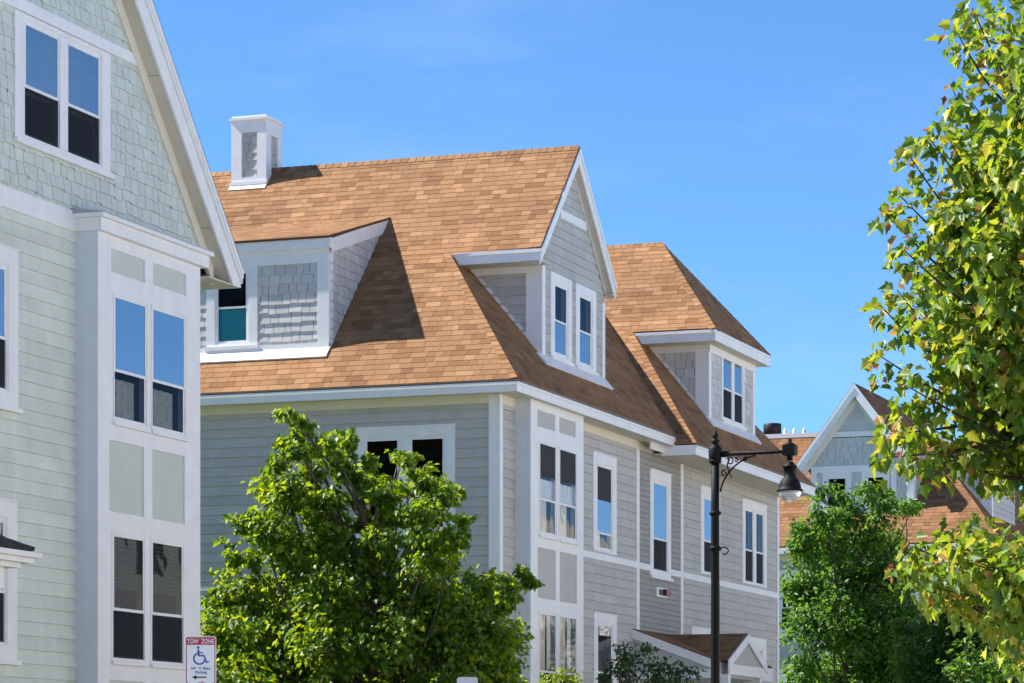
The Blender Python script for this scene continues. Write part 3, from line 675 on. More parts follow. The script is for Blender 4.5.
    brd(t, sd, -19.5, ud, 10.43, 10.57, 0, .032); brd(t, hd, v0-.03, v1+.02, 10.42, 10.57, 0, .05)
    brd(t, hd, v0+.15, v1-.15, 8.94, 9.09, 0, .035)
    q0, q1 = (-19.2, zB2(-19.2)+.02), (ud-.26, zB2(ud-.26)+.02)
    t.prism([sd.P(q0[0], q0[1], .0), sd.P(q1[0], q1[1], 0), sd.P(q1[0], q1[1]+.08, 0), sd.P(q0[0], q0[1]+.08, 0)], sd.n*.02)
    ez0, ez1 = ze-.24, ze-.02
    t.pbox((-19.9, 60.436, ez0), (ud2+19.9, 0, 0), (0, .03, 0), (0, 0, ez1-ez0)); t.pbox((-19.9, 60.411, ez1-.06), (ud2+19.92, 0, 0), (0, .025, 0), (0, 0, .06))
    t.pbox((ud2-.03, 60.466, ez0), (.03, 0, 0), (0, ve-60.466, 0), (0, 0, ez1-ez0)); t.pbox((ud2, 60.436, ez1-.06), (.02, 0, 0), (0, ve-60.436, 0), (0, 0, .06))
    t.pbox((-20.5, ve-.03, ez0), (ud2-.03+20.5, 0, 0), (0, .03, 0), (0, 0, ez1-ez0))
    t.build('dormer_trim', M['white'], HD)
    t = MB(); t.pbox((-19.9, 60.466, ez0+.02), (ud2-.03+19.9, 0, 0), (0, ve-60.496, 0), (0, 0, .02)); t.build('dormer_soffit', M['soffit'], HD)
    t = MB(); qa = B2.inv((-17.76, 0, zB2(-17.76)))[1]; qb = B2.inv((-17.92, 0, zB2(-17.92)))[1]
    brd(t, B2, v0-.2, v1+.03, qa, qb, .02, .05); t.build('apron_flashing', M['white'], HD)

    # ---- entrance porch: lean-to roof with a small front gable
    va, vb, uo = 56.63, 60.9, -16.5
    zl, zo = 4.57, 3.97
    sp = (zl-zo)/(uw-uo)*-1
    S = slope_u(uo, zo, sp)
    t = MB(); zS = lambda u: zo+sp*(uo-u)
    roof(t, S, [(uo, va, zo), (uo, vb, zo), (uw, vb, zl), (uw, va, zl)], seed=71, th=.04)
    gv, gz, gw = 58.35, 4.52, 1.36; ug2 = -16.3
    ps = .40
    N1 = slope_v(gv-gw, gz-ps*gw, ps); N2 = slope_vb(gv+gw, gz-ps*gw, ps)
    roof(t, N1, [(uw, gv-gw, gz-ps*gw), (ug2, gv-gw, gz-ps*gw), (ug2, gv, gz), (uw, gv, gz)], seed=72, th=.03)
    roof(t, N2, [(ug2, gv+gw, gz-ps*gw), (uw, gv+gw, gz-ps*gw), (uw, gv, gz), (ug2, gv, gz)], seed=73, th=.03)
    PR = t.build('porch', [M['roof'], M['roofback']], H)
    t = MB(); pv = wall_v(va); pg = wall_u(ug2)
    rake(t, pv, (uw, zl), (uo, zo), .17, 0, .03); brd(t, pv, uw+.05, uo, 3.62, 3.78, 0, .03)
    rake(t, pg, (gv-gw, gz-ps*gw-.0), (gv, gz), .17, 0, .03); rake(t, pg, (gv, gz), (gv+gw, gz-ps*gw), .17, 0, .03)
    brd(t, pg, gv-gw+.06, gv+gw-.02, 3.70, 3.90, -.02, .012)
    brd(t, wall_u(uo), va, vb, zo-.3, zo-.03, 0, .03)
    t.build('porch_trim', M['white'], PR)
    t = MB(); t.prism([pg.P(gv-gw+.1, 3.9, -.03), pg.P(gv+gw-.1, 3.9, -.03), pg.P(gv, gz-.12, -.03)], pg.n*.02)
    t.prism([pv.P(uw, 3.78, -.02), pv.P(uo, 3.78, -.02), pv.P(uo, zo-.1, -.02), pv.P(uw, zl-.1, -.02)], pv.n*.015)
    t.build('porch_gable_panel', M['grey_panel'], PR)
    for v in (gv-gw+.14, gv+gw-.3):
        t = MB(); t.pbox((ug2-.22, v, .9), (.18, 0, 0), (0, .18, 0), (0, 0, 2.8)); t.build('porch_post', M['white'], PR)
    t = MB(); t.pbox((uo-.02, va+.1, 3.66), (-1.55, 0, 0), (0, vb-va-.2, 0), (0, 0, .02)); t.build('porch_ceiling', M['white'], PR)
    return H

# ================================================================== PALE GREEN HOUSE (left, nearest)
def green_house():
    H = thing('gabled_house', 'pale green house with scalloped shingle gable and tall white bay, nearest on the left', 'house', (-18.1, 33.9, 1.2), 'row houses along the street')
    uw, ub = -18.10, -17.78; pl = wall_u(uw)
    vc = 33.88; ur = -17.85; U0 = -30.0; pz = 1.093
    zr = 11.58+pz*(35.74-vc); ve = 38.48; vl = 2*vc-ve
    zR = lambda v: zr-pz*abs(v-vc)
    zb = 1.75; v1 = 37.6; v0 = 2*vc-v1
    t = MB()
    roof(t, slope_v(vl, zR(vl), pz), [(U0, vl, zR(vl)), (ur, vl, zR(vl)), (ur, vc, zr), (U0, vc, zr)], seed=101)
    roof(t, slope_vb(ve, zR(ve), pz), [(ur, ve, zR(ve)), (U0, ve, zR(ve)), (U0, vc, zr), (ur, vc, zr)], seed=102)
    RF = t.build('roof', [M['roof'], M['roofback']], H)
    rk = wall_u(ur)
    t = MB(); rake(t, rk, (vl, zR(vl)+.02), (vc, zr+.02), .05, .0, .035); rake(t, rk, (vc, zr+.02), (ve, zR(ve)+.02), .05, .0, .035); t.build('drip_edge', M['drip'], RF)
    t = MB()
    for a, b in (((vl, zR(vl)-.03), (vc, zr-.03)), ((vc, zr-.03), (ve, zR(ve)-.03))):
        rake(t, rk, a, b, .17, .0, .03); rake(t, rk, a, b, .10, .03, .045)
    zt_ = 8.33
    for sg in (1, -1):
        q = [(vc, zr-.03), (vc+sg*(ve-vc), zR(ve)-.03), (vc+sg*(ve-vc), zt_), (vc+sg*(vc-vc+(zr-.51-zt_)/pz), zt_), (vc, zr-.51)]
        t.prism([rk.P(a_, b_, -.03) for a_, b_ in q], rk.n*.03)
    for vv in (ve-.03, vl):
        t.pbox((U0, vv, zt_), (ur-U0-.03, 0, 0), (0, .03, 0), (0, 0, zR(ve)-.03-zt_))
    t.build('rake_board', M['white'], H)
    lo = .50
    t = MB()
    vs_ = vc+(zr-lo-zt_)/pz
    for a, b in ((2*vc-vs_, vc), (vs_, vc)):
        t.prism([(uw-.1, a, zR(a)-lo), (uw-.1, b, zr-lo), (uw-.1, b, zr-lo+.03), (uw-.1, a, zR(a)-lo+.03)], (ur-.03-uw+.1, 0, 0))
    t.pbox((U0, v1-.05, zt_+.004), (ur-.034-U0, 0, 0), (0, ve-.034-v1+.05, 0), (0, 0, .02)); t.pbox((U0, vl+.034, zt_+.004), (ur-.034-U0, 0, 0), (0, ve-.034-v1+.05, 0), (0, 0, .02))
    # panel joints across the soffit
    t.build('soffit', M['soffit'], H)
    for dv in (2.2, 3.75):
        t = MB(); a = vc+dv; t.prism([(uw+.02, a, zR(a)-lo-.004), (uw+.02, a+.007, zR(a+.007)-lo-.004), (uw+.02, a+.007, zR(a+.007)-lo), (uw+.02, a, zR(a)-lo)], (.19, 0, 0)); t.build('soffit_joint', M['joint'], H)
    # frieze under the rake
    t = MB()
    for a, b in (((vc, zr-lo+.02), (38.05, zR(38.05)-lo+.02)), ((2*vc-38.05, zR(38.05)-lo+.02), (vc, zr-lo+.02))): rake(t, pl, a, b, .26, .0, .05)
    t.build('frieze_board', M['cream'], H)
    # gable: shingles
    G = (32.65, 35.09, 9.24, 10.76)
    window(H, pl, *G, lites=2, cas=.225, mull=.2, head=.05, bot=.06, meet=.44, upper='glass_sky', lower='screen', cap=0, sill=True, blind=('blind', .6))
    gs = [M['green_shingle'], M['gap']]
    gs2 = [M['green_shingle'], paint('green_gap', (.22,.26,.22), .8)]
    shingles(H, pl, [(v0, 8.6), (v1+.35, 8.6), (v1+.35, zR(v1+.35)-.55), (vc, zr-.6), (v0-.35, zR(v1+.35)-.55), (v0-.35, 8.6)], gs2, .155, [hole(*G)], .02, seed=111)
    t = MB()
    brd(t, pl, 31.0, G[0]-.0, 10.775, 10.915, 0, .04); brd(t, pl, G[0], G[1], 10.775, 10.915, 0, .046); brd(t, pl, G[1], 36.0, 10.775, 10.915, 0, .04)
    t.build('trim_board', M['white'], H); t = MB(); brd(t, pl, v0, 34.19, 8.38, 8.63, 0, .035)
    t.build('belly_band', M['white'], H)
    # clapboards below
    w1 = (30.9, 32.73, 6.04, 7.91); w2 = (30.9, 32.70, 3.06, 4.94)
    window(H, pl, *w1, lites=2, cas=.24, mull=.2, head=.2, meet=.42, upper='glass_sky')
    window(H, pl, *w2, lites=2, cas=.24, mull=.2, head=.2, meet=.42, upper='glass')
    gm = [M['green'], M['gap']]
    gm = [M['green'], gs2[1]]
    siding(H, pl, rect(v0, v1, zb, 8.62), gm, .168, [hole(*w1), hole(*w2), (34.19, 37.07, zb-1, 9)], .02, seed=112)
    t = MB()
    for pl_, pts in ((wall_vb(v1), [(-uw, zb), (-U0, zb), (-U0, 8.6), (-uw, 8.6)]), (wall_v(v0), [(U0, zb), (uw, zb), (uw, 8.6), (U0, 8.6)])):
        siding(H, pl_, pts, gm, .168, None, .02, seed=113, name='side_siding')
    t.face([(U0, v0, zb), (U0, v0, 8.6), (U0, vc, zr-.3), (U0, v1, 8.6), (U0, v1, zb)]); t.build('rear_wall', M['green'], H)
    t = MB(); brd(t, pl, v1-.14, v1+.02, zb, 8.5, 0, .03); brd(t, wall_vb(v1), -uw, -uw+.15, zb, 8.5, 0, .03); t.build('corner_board', M['white'], H)
    t = MB(); t.pbox((U0, v0+.03, .2), (uw-U0-.02, 0, 0), (0, v1-v0-.05, 0), (0, 0, zb-.2)); t.build('foundation', M['concrete'], H)
    # bay
    pans = [(34.54, 35.47, 7.94, 8.225), (35.70, 36.64, 7.95, 8.23), (34.49, 35.44, 4.98, 5.86), (35.67, 36.61, 4.98, 5.86), (34.49, 35.44, 1.9, 2.9), (35.67, 36.61, 1.9, 2.9)]
    wins = [(34.585, 35.53, 6.10, 7.70), (35.63, 36.64, 6.10, 7.70), (34.55, 35.47, 3.14, 4.74), (35.62, 36.58, 3.14, 4.74)]
    up = dict(meet=.40, upper='glass_sky', lower='glass_dim', curt=[('lace_or_reflection', .03, .34, .15, .75, 3)])
    lo_ = dict(meet=.40, upper='glass_dim', lower='screen', blind=('dark_blind', .42))
    bay(H, uw, ub, 34.19, 37.07, 8.40, zb, M['green_panel'], pans, wins, M['bay_side'], [up, up, lo_, lo_])
    # bay cornice
    t = MB(); a, b, uo = 34.12, 37.17, -17.70
    t.pbox((uw+.0, a, 8.385), (uo-uw, 0, 0), (0, b-a, 0), (0, 0, .155)); t.pbox((uw+.0, a-.05, 8.54), (uo-uw+.05, 0, 0), (0, b-a+.1, 0), (0, 0, .05))
    t.build('bay_cornice', M['white'], H)
    t = MB(); t.prism([(uo+.052, a-.052, 8.591), (uo+.052, a-.052, 8.603), (uw+.01, a-.052, 8.66), (uw+.01, a-.052, 8.591)], (0, b-a+.104, 0)); t.build('bay_flashing', M['flash'], H)
    # small entrance porch at the left edge of the view
    t = MB(); e0, e1, uo = 27.0, 30.98, -16.9
    zt = 4.24
    S = slope_u(uo, zt, .42); zz = lambda u: zt+.42*(uo-u)
    roof(t, S, [(uo, e0, zt), (uo, e1, zt), (uw, e1-.95, zz(uw)), (uw, e0, zz(uw))], seed=121, th=.03)
    Sv = slope_vb(e1, zt, .5)
    roof(t, Sv, [(uo, e1, zt), (uw, e1, zt), (uw, e1-.95, zt+.475)], seed=122, th=.03)
    PR = t.build('porch', [M['roof_dark'], M['rubber']], H)
    t = MB()
    t.pbox((uw, e0, zt-.10), (uo-uw+.02, 0, 0), (0, e1-e0+.14, 0), (0, 0, .06)); t.pbox((uw, e0, zt-.16), (uo-uw-.04, 0, 0), (0, e1-e0+.06, 0), (0, 0, .06))
    t.pbox((uw, e0, zt-.22), (uo-uw-.12, 0, 0), (0, e1-e0-.10, 0), (0, 0, .06)); t.pbox((uw, e0, zt-.46), (uo-uw-.2, 0, 0), (0, e1-e0-.34, 0), (0, 0, .24))
    t.build('porch_cornice', M['white'], PR)
    for v in (e1-.70, e0+.3):
        t = MB(); t.pbox((uo-.42, v-.0, 1.2), (.2, 0, 0), (0, .24, 0), (0, 0, 2.6)); t.build('porch_post', M['white'], PR)
    return H

# ================================================================== FAR HOUSE (right background)
def far_house():
    H = thing('row_house', 'far blue grey house with rust roof and steep white gable, behind the trees at right', 'house', (-18.0, 92.0, 1.0), 'row houses along the street')
    p = 1.02; v0, z0, u1, U0 = 85.9, 8.364, -16.7, -31.0
    zA = lambda v: z0+p*(v-v0)
    A = slope_v(v0, z0, p); zc = 11.86; vcap = v0+(zc-z0)/p
    B = slope_u(u1, z0, 1.19); vE = 104.0
    t = MB()
    roof(t, A, [(U0, v0, z0), (u1, v0, z0), (u1-2.94, vcap, zc), (U0, vcap, zc)], seed=201)
    roof(t, B, [(u1, v0, z0), (u1, vE, z0), (u1-2.94, vE-3.4, zc), (u1-2.94, vcap, zc)], seed=202)
    caps(t, (u1, v0, z0), (u1-2.94, vcap, zc), (-.75, 0, -.05), (.3, .75, -.3))
    t.face([(U0, vcap, zc-.02), (u1-2.94, vcap, zc-.02), (u1-2.94, vE, zc-.02), (U0, vE, zc-.02)], 1)
    RF = t.build('roof', [M['roof_far'], M['roofback']], H)
    t = MB(); t.pbox((U0, vcap-.08, zc-.03), (u1-2.94-U0, 0, 0), (0, .25, 0), (0, 0, .13)); t.pbox((u1-3.1, vcap+.17, zc-.03), (.25, 0, 0), (0, vE-vcap-1, 0), (0, 0, .13)); t.build('roof_coping', M['white'], RF)
    t = MB(); t.pbox((U0, v0-.01, z0-.2), (u1-U0, 0, 0), (0, .03, 0), (0, 0, .17)); t.pbox((u1-.03, v0+.02, z0-.2), (.03, 0, 0), (0, vE-v0, 0), (0, 0, .17)); t.build('fascia', M['white'], H)
    t = MB(); t.pbox((U0, v0+.02, z0-.19), (u1-.03-U0, 0, 0), (0, .6, 0), (0, 0, .02)); t.build('soffit', M['soffit'], H)
    uw, vw = u1-.46, v0+.4
    gm = [M['grey'], M['gap']]
    W = [(-23.3, -22.0, 5.9, 7.7), (-20.4, -19.1, 5.9, 7.7), (-23.3, -22.0, 2.9, 4.7), (-20.4, -19.1, 2.9, 4.7)]
    for w in W: window(H, wall_v(vw), *w, cas=.18, upper='glass_dim')
    siding(H, wall_v(vw), rect(U0, uw, 1.5, 8.2), gm, .165, [hole(*w) for w in W], .02, seed=211)
    siding(H, wall_u(uw), rect(vw, vE, 1.5, 8.2), gm, .165, None, .02, seed=212)
    t = MB(); brd(t, wall_v(vw), uw-.17, uw, 1.5, 8.17, 0, .03); t.build('corner_board', M['white'], H); t = MB(); brd(t, wall_v(vw), -24.75, -24.4, 1.5, 8.17, 0, .03); t.build('trim_board', M['white'], H); t = MB(); brd(t, wall_u(uw), vw-.03, vw+.15, 1.5, 8.17, 0, .03)
    t.build('corner_board', M['white'], H)
    t = MB(); brd(t, wall_v(vw), U0, uw-.17, 8.0, 8.18, 0, .03); t.build('frieze_board', M['cream'], H)
    t = MB(); t.face([(uw, vE, 1.5), (U0, vE, 1.5), (U0, vE, 8.2), (uw, vE, 8.2)]); t.face([(U0, vE, 1.5), (U0, vw, 1.5), (U0, vw, zc), (U0, vE, zc)]); t.build('rear_wall', M['grey'], H)
    t = MB(); t.pbox((U0, vw+.03, .2), (uw-U0-.02, 0, 0), (0, vE-vw, 0), (0, 0, 1.3)); t.build('foundation', M['concrete'], H)
    # wall gable on the camera-side slope
    vg = 86.9; pg = wall_v(vg); um, zp = -21.05, 13.0; g0, g1 = -22.38, -19.40; pr_ = 1.33
    tp = lambda u: zp-pr_*abs(u-um)
    ww = [(-22.05, -21.2, 9.4, 10.5), (-20.9, -20.1, 9.4, 10.5)]
    for w in ww: window(H, pg, *w, cas=.12, head=.1, upper='glass_dim')
    fs = [M['far_shingle'], M['gap']]
    GW = shingles(H, pg, [(g0, 9.0), (g1, 9.0), (g1, 10.75), (um+.95, 11.5), (um-.95, 11.5), (g0, 10.75)], fs, .16, [hole(*w) for w in ww], .03, name='wall_gable', seed=221)
    siding(GW, pg, [(um-.8, 11.6), (um+.8, 11.6), (um, 12.6)], [M['far_shingle'], M['gap']], .15, None, .0, seed=222)
    sd = wall_u(g1); shingles(GW, sd, [(vg, zA(vg)), (vg+2.0, 11.0), (vg, 10.75)], fs, .16, None, .03, seed=223)
    t = MB()
    brd(t, pg, um-1.0, um+1.0, 11.52, 11.67, 0, .032); brd(t, pg, g0, g1, 10.52, 10.70, 0, .04)
    brd(t, pg, g0, g0+.16, 9.2, 10.52, 0, .035); brd(t, pg, g1-.2, g1, 9.2, 10.52, 0, .035); brd(t, pg, -20.05, -19.9, 9.2, 10.52, 0, .035)
    brd(t, sd, vg-.03, vg+.12, 9.3, 10.6, 0, .03)
    ez = tp(-22.74)
    pf = wall_v(vg-.25)
    for a, b in (((um, zp), (-19.34, tp(-19.34))), ((-22.76, tp(-22.76)), (um, zp))):
        rake(t, pf, a, b, .36, 0, .03); rake(t, pf, a, b, .12, .03, .05); rake(t, pg, (a[0], a[1]-.30), (b[0], b[1]-.30), .24, 0, .04)
    t.build('dormer_trim', M['white'], GW)
    t = MB()
    for a, sg in ((-22.76, -1), (-19.34, 1)):
        t.prism([(um, vg-.22, zp-.30), (a, vg-.22, tp(a)-.30), (a, vg-.22, tp(a)-.27), (um, vg-.22, zp-.27)], (0, .26, 0))
    t.build('dormer_soffit', M['soffit'], GW)
    t = MB()
    ea = -22.78; eb = -19.32
    Sb = slope_u(eb, tp(eb), pr_)
    roof(t, Sb, [(eb, vg-.28, tp(eb)), (eb, 96.0, tp(eb)), (um, 96.0, zp), (um, vg-.28, zp)], seed=231)
    Sa = slope_ub(ea, tp(ea), pr_)
    roof(t, Sa, [(ea, 96.0, tp(ea)), (ea, vg-.28, tp(ea)), (um, vg-.28, zp), (um, 96.0, zp)], seed=232)
    t.build('dormer_roof', [M['roof_far'], M['roofback']], GW)
    # street-side dormer, its cheek shows past the hip
    vd, ud = 88.2, u1-.75; sd = wall_v(vd); zB = lambda u: z0+1.19*(u1-u)
    SD = shingles(H, sd, [(ud, zB(ud)), (ud, 11.0), (ud-1.9, 11.0), (ud-1.5, zB(ud-1.5))], [M['grey_shingle'], M['gap']], .165, None, .02, name='street_dormer', seed=241)
    siding(SD, wall_u(ud), rect(vd, vd+3.5, 9.0, 11.0), gm, .165, None, .02, seed=242)
    t = MB(); brd(t, sd, ud-.3, ud, zB(ud)-.1, 10.9, 0, .03); brd(t, wall_u(ud), vd-.03, vd+.15, 9.1, 10.9, 0, .03); brd(t, sd, ud-2.2, ud+.3, 10.9, 11.1, 0, .3)
    t.build('dormer_trim', M['white'], SD)
    ps_ = .22
    t = MB(); roof(t, slope_v(vd-.35, 11.1, ps_), [(ud-2.8, vd-.35, 11.1), (ud+.3, vd-.35, 11.1), (ud+.3, vd+1.75, 11.1+2.1*ps_), (ud-2.8, vd+1.75, 11.1+2.1*ps_)], seed=243)
    roof(t, slope_vb(vd+3.85, 11.1, ps_), [(ud+.3, vd+3.85, 11.1), (ud-2.8, vd+3.85, 11.1), (ud-2.8, vd+1.75, 11.1+2.1*ps_), (ud+.3, vd+1.75, 11.1+2.1*ps_)], seed=244)
    t.build('dormer_roof', [M['roof_far'], M['roofback']], SD)
    t = MB(); gdz = wall_u(ud+.15); t.prism([gdz.P(vd-.2, 11.0), gdz.P(vd+3.7, 11.0), gdz.P(vd+1.75, 11.45)], gdz.n*.02); t.build('dormer_gable', M['white'], SD)
    # roof vents
    t = MB(); t.lathe((-24.45, 90.3, zc-.02), [(.20,0),(.20,.22),(.27,.22),(.27,.52),(.25,.55),(.0,.57)], 20); t.build('roof_vent', M['rubber'], H, True)
    for u in (-23.98, -23.70, -23.40):
        t = MB(); t.lathe((u, 90.0, zc), [(.11,0),(.11,.12),(.06,.17),(.055,.26),(.02,.33),(.0,.34)], 12); t.build('vent_pipe', M['white'], H, True)
    return H

# ================================================================== TREES
MAPLE = [(0,0),(.20,-.04),(.46,.10),(.34,.26),(.56,.52),(.30,.56),(.22,.66),(0,1.0)]
OVAL = [(0,0),(.26,.28),(.24,.62),(0,1.0)]
def leaf_template(kind, fold=.35, droop=.25):
    half = MAPLE if kind == 'maple' else OVAL
    z = lambda x, y: fold*abs(x)*1.0 - droop*y*y
    v = []; f = []
    right = [(x, y, z(x, y)) for x, y in half]; left = [(-x, y, z(x, y)) for x, y in half[1:-1]]
    v = right+left; k = len(half)
    f.append(list(range(k)))
    f.append([0, k-1]+[k+i for i in range(k-3, -1, -1)])
    return np.array(v), f
def leaves(name, pos, dirs, nrm, size, kind, mat, parent, fold=.35, droop=.25):
    tv, tf = leaf_template(kind, fold, droop)
    n = len(pos); k = len(tv)
    y = dirs/np.linalg.norm(dirs, axis=1)[:, None]
    z = nrm-(nrm*y).sum(1)[:, None]*y; z /= np.linalg.norm(z, axis=1)[:, None]+1e-9
    x = np.cross(y, z)
    V = pos[:, None, :]+size[:, None, None]*(tv[None, :, 0:1]*x[:, None, :]+tv[None, :, 1:2]*y[:, None, :]+tv[None, :, 2:3]*z[:, None, :])
    b = base_of(parent); V = V.reshape(-1, 3)-np.array(b)
    loops = np.concatenate([np.array(q) for q in tf]); lens = [len(q) for q in tf]
    L = (loops[None, :]+(np.arange(n)*k)[:, None]).reshape(-1)
    tot = np.tile(np.array(lens), n); st = np.concatenate([[0], np.cumsum(tot)[:-1]])
    me = bpy.data.meshes.new(name); me.vertices.add(len(V)); me.vertices.foreach_set('co', V.reshape(-1).astype(np.float32))
    me.loops.add(len(L)); me.loops.foreach_set('vertex_index', L.astype(np.int32))
    me.polygons.add(len(tot)); me.polygons.foreach_set('loop_start', st.astype(np.int32)); me.polygons.foreach_set('loop_total', tot.astype(np.int32))
    me.update(calc_edges=True); me.validate(); me.materials.append(mat)
    o = bpy.data.objects.new(name, me); COL.objects.link(o); o.parent = parent
    return o
RT = np.array((.9402, .3407, 0.)); FW = np.array((-.3407, .9402, 0.))
def branch_path(rr, a, b, n=6, sag=.12):
    a, b = np.array(a, float), np.array(b, float); L = np.linalg.norm(b-a); out = []
    k = rr.normal(size=3)*L*.05
    for i in range(n+1):
        t = i/n; p = a+(b-a)*t; p = p+k*math.sin(math.pi*t); p[2] += -sag*L*math.sin(math.pi*t)*(.6)
        out.append(p)
    return out
def tree(name, label, cat, base, clumps, trunk_r, fork, per, size, kind, leafmat, barkmat, seed, spray=7, group=None, trunk_h=None, flat=.8, hang=.35, tight=1.0, gap=.0, droopy=.25, up=.75):
    """clumps: list of (dx, dd, z, r) in metres right / away / height from the tree's own base; leaves sit on little sprays"""
    rr = np.random.default_rng(seed)
    T = thing(name, label, cat, base, group)
    B = np.array(base, float)
    tb = MB()
    top = B+np.array((0, 0, fork))
    tb.tube([B-np.array((0,0,.2)), B+np.array((.02,.0,fork*.35)), B+np.array((-.03,.03,fork*.7)), top], [trunk_r*1.35, trunk_r, trunk_r*.88, trunk_r*.8], 10)
    zmax = max(c[2] for c in clumps)
    lead = B+np.array((clumps[0][0]*RT+clumps[0][1]*FW))+np.array((0,0,clumps[0][2]))
    spine = branch_path(rr, top, lead, 8, 0)
    tb.tube(spine, list(np.linspace(trunk_r*.7, .012, 9)), 8)
    P = []; D = []; Nn = []; S = []
    for ci, (dx, dd, z, r) in enumerate(clumps):
        c = B+dx*RT+dd*FW+np.array((0, 0, z))
        # limb from the spine to this clump
        j = 0
        for i, s_ in enumerate(spine):
            if s_[2] < c[2]-1.35*np.linalg.norm((c-s_)[:2]): j = i
        if ci:
            pth = branch_path(rr, spine[j], c, 6, .10)
            r0 = min(trunk_r*.45, .012+.016*np.linalg.norm(c-spine[j]))
            tb.tube(pth, list(np.linspace(r0, .007, 7)), 6)
        ntw = max(4, int(spray*(r/.5)**1.55))
        for t in range(ntw):
            d = rr.normal(size=3); d[2] = d[2]+.25; d /= np.linalg.norm(d)
            rad = r*(.35+.65*rr.random()**.6)*(1.55 if rr.random() < .14 else 1)
            tip = c+d*np.array((rad, rad, rad*flat*1.3))
            st = c+d*rad*.1-np.array((0,0,r*.15))
            if t % 2 == 0: tb.tube([st, (st+tip)/2+np.array((0,0,.03)), tip], [.008, .005, .003], 4, cap=False)
            m = max(3, int(per*rr.uniform(.7, 1.3)))
            ts = rr.uniform(.35, 1.08, m)
            ax = tip-st
            side = rr.normal(size=(m, 3)); side[:, 2] *= .7
            pp = st+ax*ts[:, None]+side*(.05+r*.16)*tight
            out = pp-c; out[:, 2] *= .2
            dr = out/(np.linalg.norm(out, axis=1)[:, None]+.05)+rr.normal(size=(m, 3))*.55; dr[:, 2] -= hang
            nn = rr.normal(size=(m, 3))*.45+np.array((0,0,up))+out*.6
            P.append(pp); D.append(dr); Nn.append(nn); S.append(size*rr.uniform(.65, 1.2, m))
    tb.build('trunk', barkmat, T, True)
    P, D, Nn, S = map(np.concatenate, (P, D, Nn, S))
    keep = P[:, 2] > B[2]+.15
    leaves('crown', P[keep], D[keep], Nn[keep], S[keep], kind, leafmat, T, .42, droopy)
    return T

def px_clumps(rr, base, Yd, lst, depth):
    """crown lobes measured in the photograph as (x, y, r), turned into metres about the trunk; depth gives the crown its roundness"""
    f = 3121.0; out = []
    bx = base[0]*.9402+base[1]*.3407
    for (x, y, r) in lst:
        X = (x-512)*Yd/f; Z = 1.6+(785-y)*Yd/f
        for k in range(2 if r > 24 else 1):
            dd = rr.uniform(-depth, depth)*(.45+.55*min(1, r/45))
            out.append((X-bx, dd, Z-base[2], r*Yd/f))
    return out

def ground_z(u):
    pts = [(-600, 1.2), (-40, 1.2), (-17.4, 1.15), (-14.6, .16), (-11.6, .13), (-11.59, 0), (-4.6, 0), (-4.59, .13), (600, .13)]
    for (a, za), (b, zb) in zip(pts[:-1], pts[1:]):
        if a <= u <= b: return za+(zb-za)*(u-a)/(b-a)
    return 0

